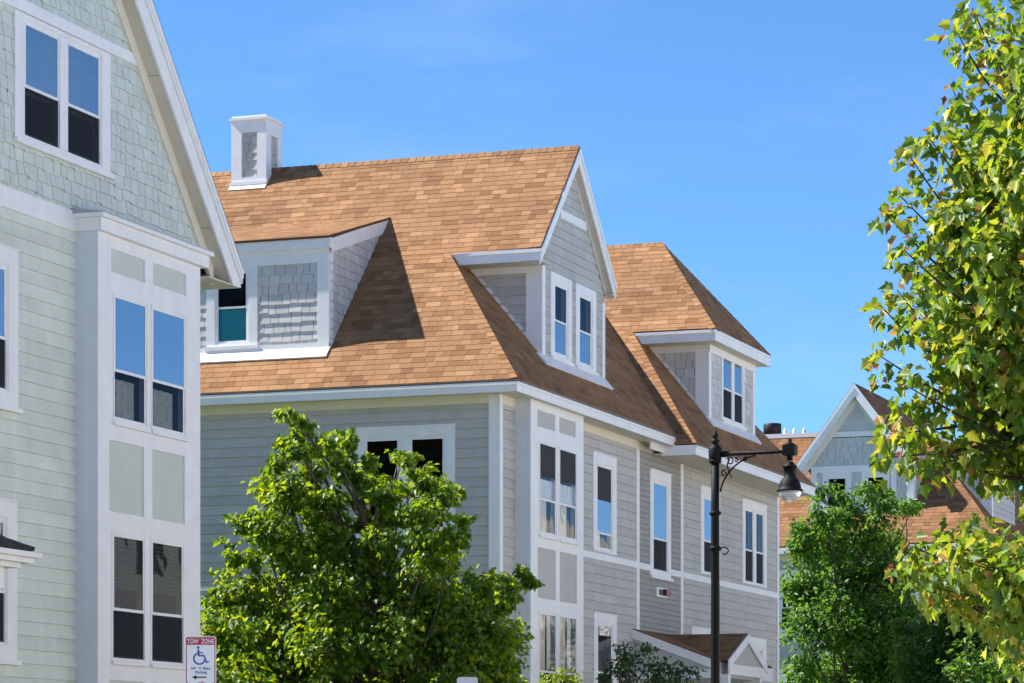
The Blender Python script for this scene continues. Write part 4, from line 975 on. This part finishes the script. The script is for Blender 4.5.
def trees():
    rr = np.random.default_rng(5)
    # maple standing in the gap between the two near houses
    b = (-17.8, 43.0, 1.15); Yd = 46.5
    lst = [(346,432,10),(372,458,12),(380,476,15),(362,482,16),(386,502,20),(398,522,17),(368,528,18),(388,545,20),(436,508,15),(412,502,12),(286,411,6),(289,419,10),(302,424,9),(312,442,14),(296,430,12),(284,440,14),(300,450,17),(280,462,18),(308,470,22),(334,455,14),(350,446,14),(340,475,22),(398,450,9),(406,462,14),(420,470,15),(402,484,18),(430,488,18),(446,484,8),(456,490,7),(448,505,13),(462,520,9),(455,545,18),
           (268,490,18),(290,498,26),(322,505,28),(256,520,13),(270,535,26),(246,556,20),(290,550,36),(335,545,34),(360,495,15),(372,560,26),(428,520,24),(432,556,34),
           (208,600,9),(222,596,16),(212,622,10),(245,600,34),(235,640,38),(285,600,48),(285,650,52),(335,600,45),(335,650,52),(385,590,40),(395,640,52),(440,600,42),(450,640,50),(478,588,28),(500,578,14),(522,572,9),(530,580,7),(512,592,18),(500,606,24),(495,640,36),(490,672,38),
           (220,660,30),(240,690,45),(300,700,55),(360,700,55),(420,700,55),(470,700,45),(330,740,55),(400,745,55),(270,735,40),(450,735,40)]
    cl = px_clumps(rr, b, Yd, lst, 1.7)
    tree('maple_tree', 'bushy green maple between the pale green house and the grey house', 'tree', b, cl, .11, 1.6, 24, .092, 'maple', M['leaf_maple'], M['bark'], 3, spray=25, flat=.62, hang=.7, tight=.6)
    # broad tree in front of the far house
    b = (-18.1, 75.0, 1.15); Yd = 76.7
    lst = [(838,497,10),(822,492,9),(864,496,11),(888,492,9),(880,513,16),(850,518,20),(820,520,18),(803,535,16),(800,555,18),(830,545,28),(865,540,26),(905,512,10),(914,506,7),(895,545,22),
           (795,590,16),(812,590,26),(845,585,30),(880,580,28),(905,580,18),(800,630,24),(830,630,32),(870,630,32),(905,620,24),(800,670,24),(840,675,32),(880,675,32),(915,665,24),(850,710,34),(890,715,30)]
    cl = px_clumps(rr, b, Yd, lst, 2.0)
    tree('elm_tree', 'dense mid green tree beside the black street lamp, in front of the far house', 'tree', b, cl, .14, 2.0, 26, .14, 'oval', M['leaf_mid'], M['bark_dark'], 4, spray=20)
    # darker tree to its right, in the shade of the grey house
    b = (-12.9, 62.0, .15); Yd = 62.8
    lst = [(965,600,22),(940,610,22),(1000,612,26),(920,630,22),(950,640,32),(990,645,34),(1030,640,40),(1060,610,36),(920,670,28),(960,680,36),(1000,690,36),(1040,690,40),(1080,660,40),(980,725,40),(1030,735,40),(930,715,30),(1000,580,20),(1040,585,26)]
    cl = px_clumps(rr, b, Yd, lst, 1.5)
    tree('shade_tree', 'dark shaded leafy tree low at right beneath the yellowing maple', 'tree', b, cl, .12, 1.5, 28, .13, 'oval', M['leaf_mid'], M['bark_dark'], 6, spray=18)
    # bright shrub bottom right
    b = (-11.0, 56.5, .14); Yd = 56.9
    lst = [(1012,652,12),(1000,668,14),(1020,672,18),(1010,690,20),(1035,680,20),(985,690,14),(1000,712,22),(1030,712,22)]
    cl = px_clumps(rr, b, Yd, lst, .5)
    tree('shrub', 'mid green young shrub in the bottom right corner of the view', 'shrub', b, cl, .04, .6, 22, .11, 'oval', M['leaf_mid'], M['bark'], 7, spray=26)
    # dark evergreen shrub before the porch
    b = (-16.2, 51.4, .85); Yd = 53.9
    lst = [(624,650,6),(620,664,10),(632,660,8),(645,648,5),(646,664,10),(660,670,10),(676,668,7),(690,674,7),(610,676,10),(632,680,12),(655,684,12),(678,684,10),(622,700,14),(650,705,16),(672,705,14),(640,730,18),(660,735,16),(628,730,14)]
    cl = px_clumps(rr, b, Yd, lst, .45)
    tree('evergreen_shrub', 'dark green upright shrub in front of the porch of the grey house', 'shrub', b, cl, .03, .5, 22, .075, 'oval', M['leaf_dark'], M['bark_dark'], 8, spray=34, flat=.9)
    # lime bush below the bay
    b = (-16.9, 48.4, .95); Yd = 51.3
    lst = [(556,676,8),(545,684,10),(568,682,10),(556,694,14),(538,700,12),(574,700,12),(556,715,16)]
    cl = px_clumps(rr, b, Yd, lst, .35)
    tree('lime_shrub', 'small yellow green shrub under the lower bay windows of the grey house', 'shrub', b, cl, .02, .3, 20, .085, 'oval', M['leaf_lime'], M['bark'], 9, spray=14)
    b = (-17.0, 46.3, 1.0); Yd = 49.3
    lst = [(508,672,8),(496,680,10),(518,682,9),(505,692,14),(490,700,12),(520,704,12),(505,718,14)]
    cl = px_clumps(rr, b, Yd, lst, .35)
    tree('privet_shrub', 'low light green shrub at the right foot of the maple, by the bay corner', 'shrub', b, cl, .02, .3, 20, .085, 'oval', M['leaf_maple'], M['bark'], 10, spray=14)

def fore_tree():
    rr = np.random.default_rng(21)
    Yd = 20.0; f = 3121.0
    base = np.array((1088-512, 0, 0))*Yd/f
    X0 = (1092-512)*Yd/f
    b = np.array((X0*.9402-.3407*Yd, X0*.3407+.9402*Yd, .13))
    T = thing('turning_maple_tree', 'near maple with large green and yellowing leaves at the right edge', 'tree', tuple(b))
    P3 = lambda x, y, d=0.: np.array(((x-512)*Yd/f))*RT+(Yd+d)*FW+np.array((0,0,1.6+(785-y)*Yd/f))
    tb = MB()
    trunk = [b, b+np.array((.0,.02,1.2)), P3(1085,520), P3(1080,380), P3(1075,220), P3(1066,60), P3(1060,-60), P3(1052,-160)]
    tb.tube(trunk, [.16,.125,.11,.095,.08,.06,.04,.02], 10)
    # branches: root y on trunk, tip px, depth shift
    br = [(150,(972,8),0),(140,(962,26),.2),(190,(990,60),-.3),(220,(960,80),.3),(240,(966,108),-.2),(260,(946,128),.1),(280,(926,140),-.1),(300,(908,154),0),(310,(905,186),.3),(330,(888,216),0),(350,(896,256),-.3),(370,(902,284),.25),
          (400,(880,305),0),(420,(906,330),-.3),(450,(882,354),.1),(470,(905,388),-.1),(480,(912,412),.3),(400,(889,434),0),(405,(887,455),.15),(410,(903,458),-.2),(410,(928,460),.3),(420,(955,450),-.2),(440,(992,466),.2),
          (575,(938,532),.2),(590,(912,548),-.1),(600,(900,566),.1),(610,(924,588),-.2),(615,(942,598),.2),(620,(966,606),0),(625,(994,604),-.3),(625,(1020,606),.2),(590,(985,560),-.4),(590,(1015,545),.4)]
    # inner filling branches, towards and away from the viewer
    for k in range(150):
        y = rr.uniform(-70, 600); x = rr.uniform(960, 1110)
        lim = 998 if y < 110 else (976 if y < 300 else 966)
        if y > 405 and y < 550: lim = 1004
        x = max(x, lim+rr.uniform(0, 40))
        br.append((y+rr.uniform(20, 110), (x, y), rr.uniform(-1.7, 1.7)))
    for k in range(110):
        y = rr.uniform(-60, 600); br.append((y+rr.uniform(20, 110), (rr.uniform(1105, 1250 if y > 150 else 1190), y), rr.uniform(-1.7, 1.7)))
    for k in range(60):
        y = rr.uniform(120, 405); lim = np.interp(y, [120,215,310,360,420,470], [975,935,922,925,945,960]); x = rr.uniform(lim, lim+70)
        br.append((y+rr.uniform(20, 110), (x, y), rr.uniform(-.9, .9)))
    for k in range(22):
        y = rr.uniform(545, 590); x = rr.uniform(935, 1040); br.append((y+rr.uniform(10, 40), (x, y), rr.uniform(-.8, .8)))
    P=[];D=[];Nn=[];S=[];Y_=[]
    for bi, (ry, (tx, ty), dd) in enumerate(br):
        zr = 1.6+(785-ry)*Yd/f
        i = 0
        while i < len(trunk)-2 and trunk[i+1][2] < zr: i += 1
        t = (zr-trunk[i][2])/(trunk[i+1][2]-trunk[i][2]); t = min(1, max(0, t)); root = np.array(trunk[i])+(np.array(trunk[i+1])-np.array(trunk[i]))*t
        tip = P3(tx, ty, dd)
        pth = branch_path(rr, root, tip, 8, .10 if 380 < ty < 470 else .16)
        L = np.linalg.norm(tip-root)
        tb.tube(pth, list(np.linspace(.008+.009*L, .0035, 9)), 6, cap=False)
        m = int(17+L*33)
        for q in range(m):
            t = 1-rr.random()**1.6*.62
            if q < 4: t = 1-.04*q
            k = min(7, int(t*8)); p = pth[k]+(pth[k+1]-pth[k])*(t*8-k)
            ax = (pth[k+1]-pth[k]); ax /= np.linalg.norm(ax)
            side = rr.normal(size=3); side -= ax*side.dot(ax); side /= np.linalg.norm(side)
            pet = side*rr.uniform(.02, .09)+ax*.03+np.array((0,0,-.01))
            if q >= 4: pet = pet*rr.uniform(1, 2.0)
            pos = p+pet
            dr = side*.65+ax*.4+np.array((0,0,-.55))+rr.normal(size=3)*.35
            nn = np.array((-.5,-.4,.65))+rr.normal(size=3)*.5+side*.35
            P.append(pos); D.append(dr); Nn.append(nn); S.append(rr.uniform(.05, .098))
            if q < 3: S[-1] *= .75
            Y_.append(q < 2 and bi < 34)
    tb.build('trunk', M['bark_dark'], T, True)
    P, D, Nn, S, Y_ = map(np.array, (P, D, Nn, S, Y_))
    leaves('crown', P[~Y_], D[~Y_], Nn[~Y_], S[~Y_], 'maple', M['leaf_fore'], T, .45, .5)
    tag(leaves('young_leaves', P[Y_], D[Y_], Nn[Y_], S[Y_]*.9, 'maple', M['leaf_young'], T, .7, .7), 'reddish brown young leaves at the twig tips')

# ================================================================== STREET FURNITURE
def street_lamp():
    u, v = -12.0, 41.2
    s = 43.0/3121; Z = lambda y: 1.6+(785-y)*s
    z0 = .13
    u = (715.2-512)*s*.9402-.3407*43.0; v = (715.2-512)*s*.3407+.9402*43.0
    T = thing('street_lamp', 'black cast iron street lamp with scroll bracket arm and hanging globe', 'street lamp', (u, v, z0))
    zt = Z(448)
    t = MB(); r = .068
    t.lathe((u, v, z0), [(.24,0),(.24,.12),(.20,.18),(.19,.7),(.14,.85),(.11,.95),(.078,1.05),(.063,2.5),(.058,zt-z0-.9),(.055,zt-z0-.12)], 20)
    for y, rr_, h in ((513, .082, .03), (548, .084, .03), (461, .086, .035)):
        zz = Z(y)-z0; t.lathe((u, v, z0+zz-h), [(rr_*.85,0),(rr_,h*.5),(rr_,h*1.2),(rr_*.85,h*1.8)], 20)
    t.build('pole', M['black'], T, True)
    t = MB(); c = (u, v, Z(461))
    t.lathe(c, [(.07,0),(.085,.02),(.092,.08),(.092,.16),(.075,.2),(.05,.215),(.045,.24),(.062,.265),(.05,.29),(.03,.30),(.028,.315),(.045,.335),(.042,.36),(.02,.39),(.008,.43)], 20)
    t.build('finial', M['black'], T, True)
    # arm reaches over the street (+X)
    za = Z(454.5); L = 1.03; ux = u+L
    t = MB()
    t.tube([(u+.06, v, za), (ux-.1, v, za+.007), (ux, v, za+.007)], [.032, .026, .026], 10)
    t.tube([(u+.08, v, za), (u+.16, v, za), (u+.2, v, za)], [.045, .045, .034], 10)
    t.build('arm', M['black'], T, True)
    t = MB()
    zb = Z(492)
    def arc(pts, r0=.012, r1=.008): t.tube(pts, list(np.linspace(r0, r1, len(pts))), 6)
    a = []
    for i in range(15):
        q = i/14; a.append((u+.075+.50*q**1.55, v, zb+(za-.035-zb)*(1-(1-q)**1.55)))
    arc(a, .014, .012)
    def spiral(cx, cz, r0, turns, a0, sgn=1):
        pts = []
        for i in range(18):
            q = i/17; an = a0+sgn*turns*2*math.pi*q; rad = r0*(1-.75*q); pts.append((cx+rad*math.cos(an), v, cz+rad*math.sin(an)))
        arc(pts, .010, .007)
    spiral(u+.21, za-.10, .06, 1.2, 2.6, -1); spiral(u+.43, za-.08, .035, 1.2, 0.2, 1); spiral(u+.13, za-.26, .045, 1.2, 1.2, 1); spiral(u+.30, za-.09, .03, 1.1, 2.0, -1)
    arc([(u+.20, v, za-.04), (u+.17, v, za-.16), (u+.20, v, za-.26), (u+.24, v, za-.33)])
    t.build('scroll_bracket', M['black'], T, True)
    t = MB(); t.tube([(u+.068+.06*(1-math.cos(k/9*2*math.pi*.8))/1, v, Z(551)+.05*math.sin(k/9*2*math.pi*.8)) for k in range(10)], [.009]*10, 6); t.build('banner_ring', M['black'], T, True)
    # hanging lantern
    xl = ux+.03
    z = lambda y: Z(y)
    t = MB()
    t.pbox((xl-.085, v-.085, z(458)), (.17,0,0), (0,.17,0), (0,0,z(448)-z(458)))
    t.lathe((xl, v, z(448)), [(.075,0),(.07,.02),(.03,.035),(.022,.06),(.028,.075),(.004,.10)], 16)
    t.lathe((xl, v, z(463)), [(.05,0),(.035,.02),(.045,.05),(.05,.075)], 16)
    t.build('lantern_mount', M['black'], T)
    t = MB()
    t.lathe((xl, v, z(493.5)), [(.182,.0),(.187,.012),(.155,.03),(.15,.07),(.132,.13),(.10,.175),(.082,.19),(.082,.31),(.10,.315),(.10,.345),(.06,.37),(.045,.40)], 24)
    t.build('lamp_shade', M['black'], T, True)
    t = MB(); t.lathe((xl, v, z(493.5)), [(.148,.004),(.155,-.02),(.145,-.06),(.12,-.10),(.08,-.13),(.03,-.145),(.0,-.147)], 24); t.build('globe', M['lampglass'], T, True)

def text_mesh(mb, txt, size, cx, cy, P, mi, bold=0.0, squeeze=1.0):
    cu = bpy.data.curves.new('lettering', 'FONT'); cu.body = txt; cu.size = size; cu.align_x = 'CENTER'; cu.align_y = 'CENTER'; cu.offset = bold; cu.resolution_u = 3
    o = bpy.data.objects.new('lettering_tmp', cu); COL.objects.link(o)
    dg = bpy.context.evaluated_depsgraph_get(); me = bpy.data.meshes.new_from_object(o.evaluated_get(dg))
    n = len(mb.v); mb.v.extend([tuple(P(cx+v.co.x*squeeze, cy+v.co.y)) for v in me.vertices])
    for p in me.polygons: mb.f.append(tuple(n+i for i in p.vertices)); mb.m.append(mi)
    bpy.data.objects.remove(o); bpy.data.curves.remove(cu); bpy.data.meshes.remove(me)
def rrect(w, h, r, n=6):
    pts = []
    for cx, cy, a0 in ((w/2-r, h/2-r, 0), (-w/2+r, h/2-r, 90), (-w/2+r, -h/2+r, 180), (w/2-r, -h/2+r, 270)):
        for k in range(n+1):
            a = math.radians(a0+90*k/n); pts.append((cx+r*math.cos(a), cy+r*math.sin(a)))
    return pts
def parking_sign():
    Y = 30.6; s = Y/3121
    cx = (200.6-512)*s; zt = 1.6+(785-636.2)*s
    u, v = cx*.9402-.3407*Y, cx*.3407+.9402*Y
    w, h = 31.2*s, 48.5*s
    T = thing('parking_sign', 'white tow zone parking sign with red border and blue wheelchair symbol', 'road sign', (u, v, .13))
    pl = PL((u, v, zt-h/2), (.9402+.0, .3407-.0, 0), (0, 0, 1))
    yaw = math.radians(19.9); pl = PL((u, v, zt-h/2), (math.cos(yaw), math.sin(yaw), 0), (0, 0, 1))
    t = MB(); t.tube([(u+.03*math.sin(yaw), v+.035, .0), (u+.03*math.sin(yaw), v+.035, zt-.05)], [.024, .024], 10); t.build('post', M['galv'], T)
    t = MB(); t.prism([pl.P(a, q, 0) for a, q in rrect(w, h, .028)], pl.n*.003); pa = t.build('panel', M['sign_white'], T)
    P = lambda a, q: pl.P(a, q, .0055)
    t = MB()
    # border ring + red header
    o = rrect(w-.018, h-.018, .024); i_ = rrect(w-.034, h-.034, .018)
    for k in range(len(o)):
        j = (k+1) % len(o)
        if o[k][1] < -h/2+.06 and o[j][1] < -h/2+.06 and abs(o[k][0]+o[j][0])/2 < w*.36: continue
        t.face([P(*o[k]), P(*o[j]), P(*i_[j]), P(*i_[k])])
    t.face([P(-.028, -h/2+.012), P(.05, -h/2+.012), P(.05, -h/2+.020), P(-.028, -h/2+.020)])
    t.face([P(.006, -h/2+.022), P(.026, -h/2+.022), P(.016, -h/2+.036)])
    hb = h/2-.085
    P2 = lambda a, q: pl.P(a, q, .0045)
    t.face([P2(-w/2+.016, hb), P2(w/2-.016, hb), P2(w/2-.016, h/2-.02), P2(-w/2+.016, h/2-.02)])
    t.build('border', M['sign_red'], pa)
    t = MB(); text_mesh(t, 'TOW  ZONE', .062, 0, h/2-.053, lambda a, q: pl.P(a, q, .0075), 0,   .0008, .74); t.build('lettering', M['sign_white'], pa)
    t = MB()
    # wheelchair symbol
    cx, cy = -.012, .018; R0, R1 = .062, .047
    def arcseg(a0, a1, n=22):
        for k in range(n):
            x0 = math.radians(a0+(a1-a0)*k/n); x1 = math.radians(a0+(a1-a0)*(k+1)/n)
            t.face([P(cx+R0*math.cos(x0), cy+R0*math.sin(x0)), P(cx+R0*math.cos(x1), cy+R0*math.sin(x1)), P(cx+R1*math.cos(x1), cy+R1*math.sin(x1)), P(cx+R1*math.cos(x0), cy+R1*math.sin(x0))])
    arcseg(110, 350)
    t.face([P(cx-.012+.013*math.cos(k/12*6.2832), cy+.108+.013*math.sin(k/12*6.2832)) for k in range(12)])
    def seg(a, b, wd, z=.0):
        a, b = Vector((a[0], a[1], 0)), Vector((b[0], b[1], 0)); d = (b-a).normalized(); n = Vector((-d.y, d.x, 0))*wd/2
        t.face([pl.P(q.x, q.y, .0058+z) for q in (a-n, b-n, b+n, a+n)])
    seg((cx-.012, cy+.088), (cx-.004, cy+.022), .019, .0002); seg((cx-.010, cy+.028), (cx+.048, cy+.028), .014, .0004); seg((cx-.01, cy+.06), (cx+.038, cy+.056), .011, .0006)
    seg((cx+.044, cy+.032), (cx+.072, cy-.042), .014, .0008); seg((cx+.066, cy-.040), (cx+.094, cy-.028), .012, .001)
    text_mesh(t, 'HP - V. Plate', .040, 0, -.079, P, 0, .0006, .9); text_mesh(t, 'Parking', .040, .004, -.117, P, 0, .0006, .95)
    t.build('wheelchair_symbol', M['sign_blue'], pa)
    t = MB(); ya = -.165
    t.face([P(-.085, ya), P(-.04, ya-.022), P(-.04, ya+.022)]); t.face([P(-.04, ya-.006), P(.058, ya-.006), P(.058, ya+.006), P(-.04, ya+.006)])
    t.build('arrow', M['sign_black'], pa)
def small_sign():
    Y = 40.0; s = Y/3121; cx = (467.3-512)*s; zt = 1.6+(785-677.0)*s; w, h = 21*s, .42
    u, v = cx*.9402-.3407*Y, cx*.3407+.9402*Y
    T = thing('small_sign', 'small white sign just poking up at the bottom edge below the maple', 'road sign', (u, v, .16))
    yaw = math.radians(17); pl = PL((u, v, zt-h/2), (math.cos(yaw), math.sin(yaw), 0), (0, 0, 1))
    t = MB(); t.prism([pl.P(a, q, 0) for a, q in rrect(w, h, .035)], pl.n*.003); t.build('panel', M['sign_white'], T)
    t = MB(); t.tube([(u, v+.03, 0), (u, v+.03, zt-.06)], [.024, .024], 10); t.build('post', M['galv'], T)

# ================================================================== GROUND
def ground():
    us = [-900, -40, -17.4, -14.6, -11.75]
    zs = [1.2, 1.2, 1.15, .13, .12]
    t = MB()
    v0, v1 = -400, 2200
    prof = list(zip(us, zs))+[(-11.7, -.02), (-4.5, -.02), (-4.45, .11), (900, .11)]
    for (a, za), (b, zb) in zip(prof[:-1], prof[1:]): t.face([(a, v0, za), (b, v0, zb), (b, v1, zb), (a, v1, za)])
    tag(t.build('lawn', M['grass']), kind='structure')
    t = MB(); t.face([(-11.69, v0, 0), (-4.51, v0, 0), (-4.51, v1, 0), (-11.69, v1, 0)]); tag(t.build('street', M['asphalt']), kind='structure')
    t = MB()
    for k in range(40): a = -20+k*6; t.face([(-8.15, a, .004), (-8.03, a, .004), (-8.03, a+3, .004), (-8.15, a+3, .004)])
    tag(t.build('road_marking', M['roadpaint']), kind='structure')
    for nm, a, b in (('pavement', -14.3, -11.70), ('pavement', -4.5, 5.9)):
        t = MB()
        e = -11.70 if a < -10 else -4.5
        for k in range(90): y = -40+k*1.8; t.pbox((a if a < -10 else a+.16, y, .0), (b-a-.16, 0, 0), (0, 1.785, 0), (0, 0, .136))
        tag(t.build('pavement', M['concrete']), kind='structure')
        t = MB(); t.pbox((e-.15 if a < -10 else e, -40, -.01), (.15, 0, 0), (0, 162, 0), (0, 0, .15)); tag(t.build('kerb', M['concrete']), kind='structure')

def bounce_row():  # unseen pale row, added to bounce sunlight onto the shaded house fronts
    cols = [('cream_render', (.72,.68,.60)), ('white_render', (.76,.76,.75)), ('sand_render', (.66,.57,.47)), ('pale_render', (.74,.72,.68))]
    for k in range(9):
        a = -30+k*21.0; b = a+20.4; h = 11.4+(k*37 % 5)*.25; u = 6.0
        nm, c = cols[k % 4]
        m = M.get(nm) or paint(nm, c, .8, noise_amt=.1, nscale=.8); M[nm] = m
        T = thing('bounce_building', nm.split('_')[0]+' building, '+['first','second','third','fourth','fifth','sixth','seventh','eighth','ninth'][k]+' along the unseen row added to bounce light behind the viewer', 'building', (u, (a+b)/2, .13), 'added light-bouncing row behind the viewer')
        t = MB(); wins = [(-(a+x+1.3), -(a+x), z, z+1.7) for x in (1.5, 4.6, 7.7, 10.8, 13.9, 17.0) for z in (1.4, 4.6, 7.8)]
        pl = wall_ub(u); poly = rect(-b, -a, .0, h)
        for pc in split(poly, wins): t.face([pl.P(p_, q_, 0) for p_, q_ in pc])
        t.face([(u, a, h), (u, b, h), (u+10, b, h), (u+10, a, h)]); t.face([(u+10, a, 0), (u+10, a, h), (u+10, b, h), (u+10, b, 0)])
        t.face([(u, a, 0), (u, a, h), (u+10, a, h), (u+10, a, 0)]); t.face([(u, b, 0), (u+10, b, 0), (u+10, b, h), (u, b, h)])
        t.build('wall', m, T)
        for w in wins:
            t = MB(); t.face([pl.P(w[0], w[2], -.15), pl.P(w[1], w[2], -.15), pl.P(w[1], w[3], -.15), pl.P(w[0], w[3], -.15)]); t.build('window', M['glass_back'], T)

# ================================================================== LIGHT, SKY, CAMERA
def light_and_camera():
    sd = Vector((-.875, -.112, .955)).normalized()      # towards the sun
    elev = math.asin(sd.z); az = math.atan2(sd.x, sd.y)  # clockwise from +Y
    w = bpy.data.worlds.new('World'); scene.world = w; w.use_nodes = True
    nt = w.node_tree; nt.nodes.clear()
    out = nt.nodes.new('ShaderNodeOutputWorld'); bg = nt.nodes.new('ShaderNodeBackground'); sky = nt.nodes.new('ShaderNodeTexSky')
    sky.sky_type = 'NISHITA'; sky.sun_disc = False; sky.sun_elevation = elev; sky.sun_rotation = az
    sky.altitude = 6500; sky.air_density = 1.3; sky.dust_density = 0.0; sky.ozone_density = 8.0
    hs = nt.nodes.new('ShaderNodeHueSaturation'); hs.inputs['Hue'].default_value = .493; hs.inputs['Saturation'].default_value = 1.03; nt.links.new(sky.outputs[0], hs.inputs['Color']); tc = nt.nodes.new('ShaderNodeTexCoord'); mp = nt.nodes.new('ShaderNodeMapping'); mp.inputs['Scale'].default_value = (5, 5, 16); mp.inputs['Rotation'].default_value = (.25, .1, .6)
    nz = nt.nodes.new('ShaderNodeTexNoise'); nz.inputs['Scale'].default_value = 1.6; nz.inputs['Detail'].default_value = 9; nz.inputs['Roughness'].default_value = .62
    mr = nt.nodes.new('ShaderNodeMapRange'); mr.inputs[1].default_value = .5; mr.inputs[2].default_value = .8; mr.inputs[3].default_value = 0; mr.inputs[4].default_value = .10
    mx = nt.nodes.new('ShaderNodeMix'); mx.data_type = 'RGBA'; mx.inputs[7].default_value = (5.2, 5.6, 6.2, 1)
    nt.links.new(tc.outputs['Generated'], mp.inputs[0]); nt.links.new(mp.outputs[0], nz.inputs['Vector']); nt.links.new(nz.outputs[0], mr.inputs[0]); nt.links.new(mr.outputs[0], mx.inputs[0]); nt.links.new(hs.outputs[0], mx.inputs[6]); nt.links.new(mx.outputs[2], bg.inputs[0]); nt.links.new(bg.outputs[0], out.inputs[0]); bg.inputs[1].default_value = .108
    l = bpy.data.lights.new('sun', 'SUN'); l.energy = 5.0; l.angle = math.radians(.53); l.color = (1.0, .95, .87)
    o = bpy.data.objects.new('sun', l); COL.objects.link(o); o.rotation_euler = (-sd).to_track_quat('-Z', 'Y').to_euler()
    c = bpy.data.cameras.new('camera'); co = bpy.data.objects.new('camera', c); COL.objects.link(co)
    co.location = (0, 0, 1.6); co.rotation_euler = (math.radians(90), 0, math.radians(19.92))
    c.sensor_width = 36; c.lens = 3121/1024*36; c.shift_y = (785-341.5)/1024; c.clip_end = 5000; c.clip_start = .1
    scene.camera = co
    vs = scene.view_settings; vs.view_transform = 'Standard'; vs.look = 'None'; vs.gamma = 1; vs.exposure = 1.1; vs.use_curve_mapping = False
    scene.render.engine = 'CYCLES'
    scene.cycles.max_bounces = 8; scene.cycles.transparent_max_bounces = 12

ground()
bounce_row()
green_house()
grey_house()
far_house()
trees()
fore_tree()
street_lamp()
parking_sign()
small_sign()
light_and_camera()
for o in bpy.data.objects:
    if '_base' in o: del o['_base']
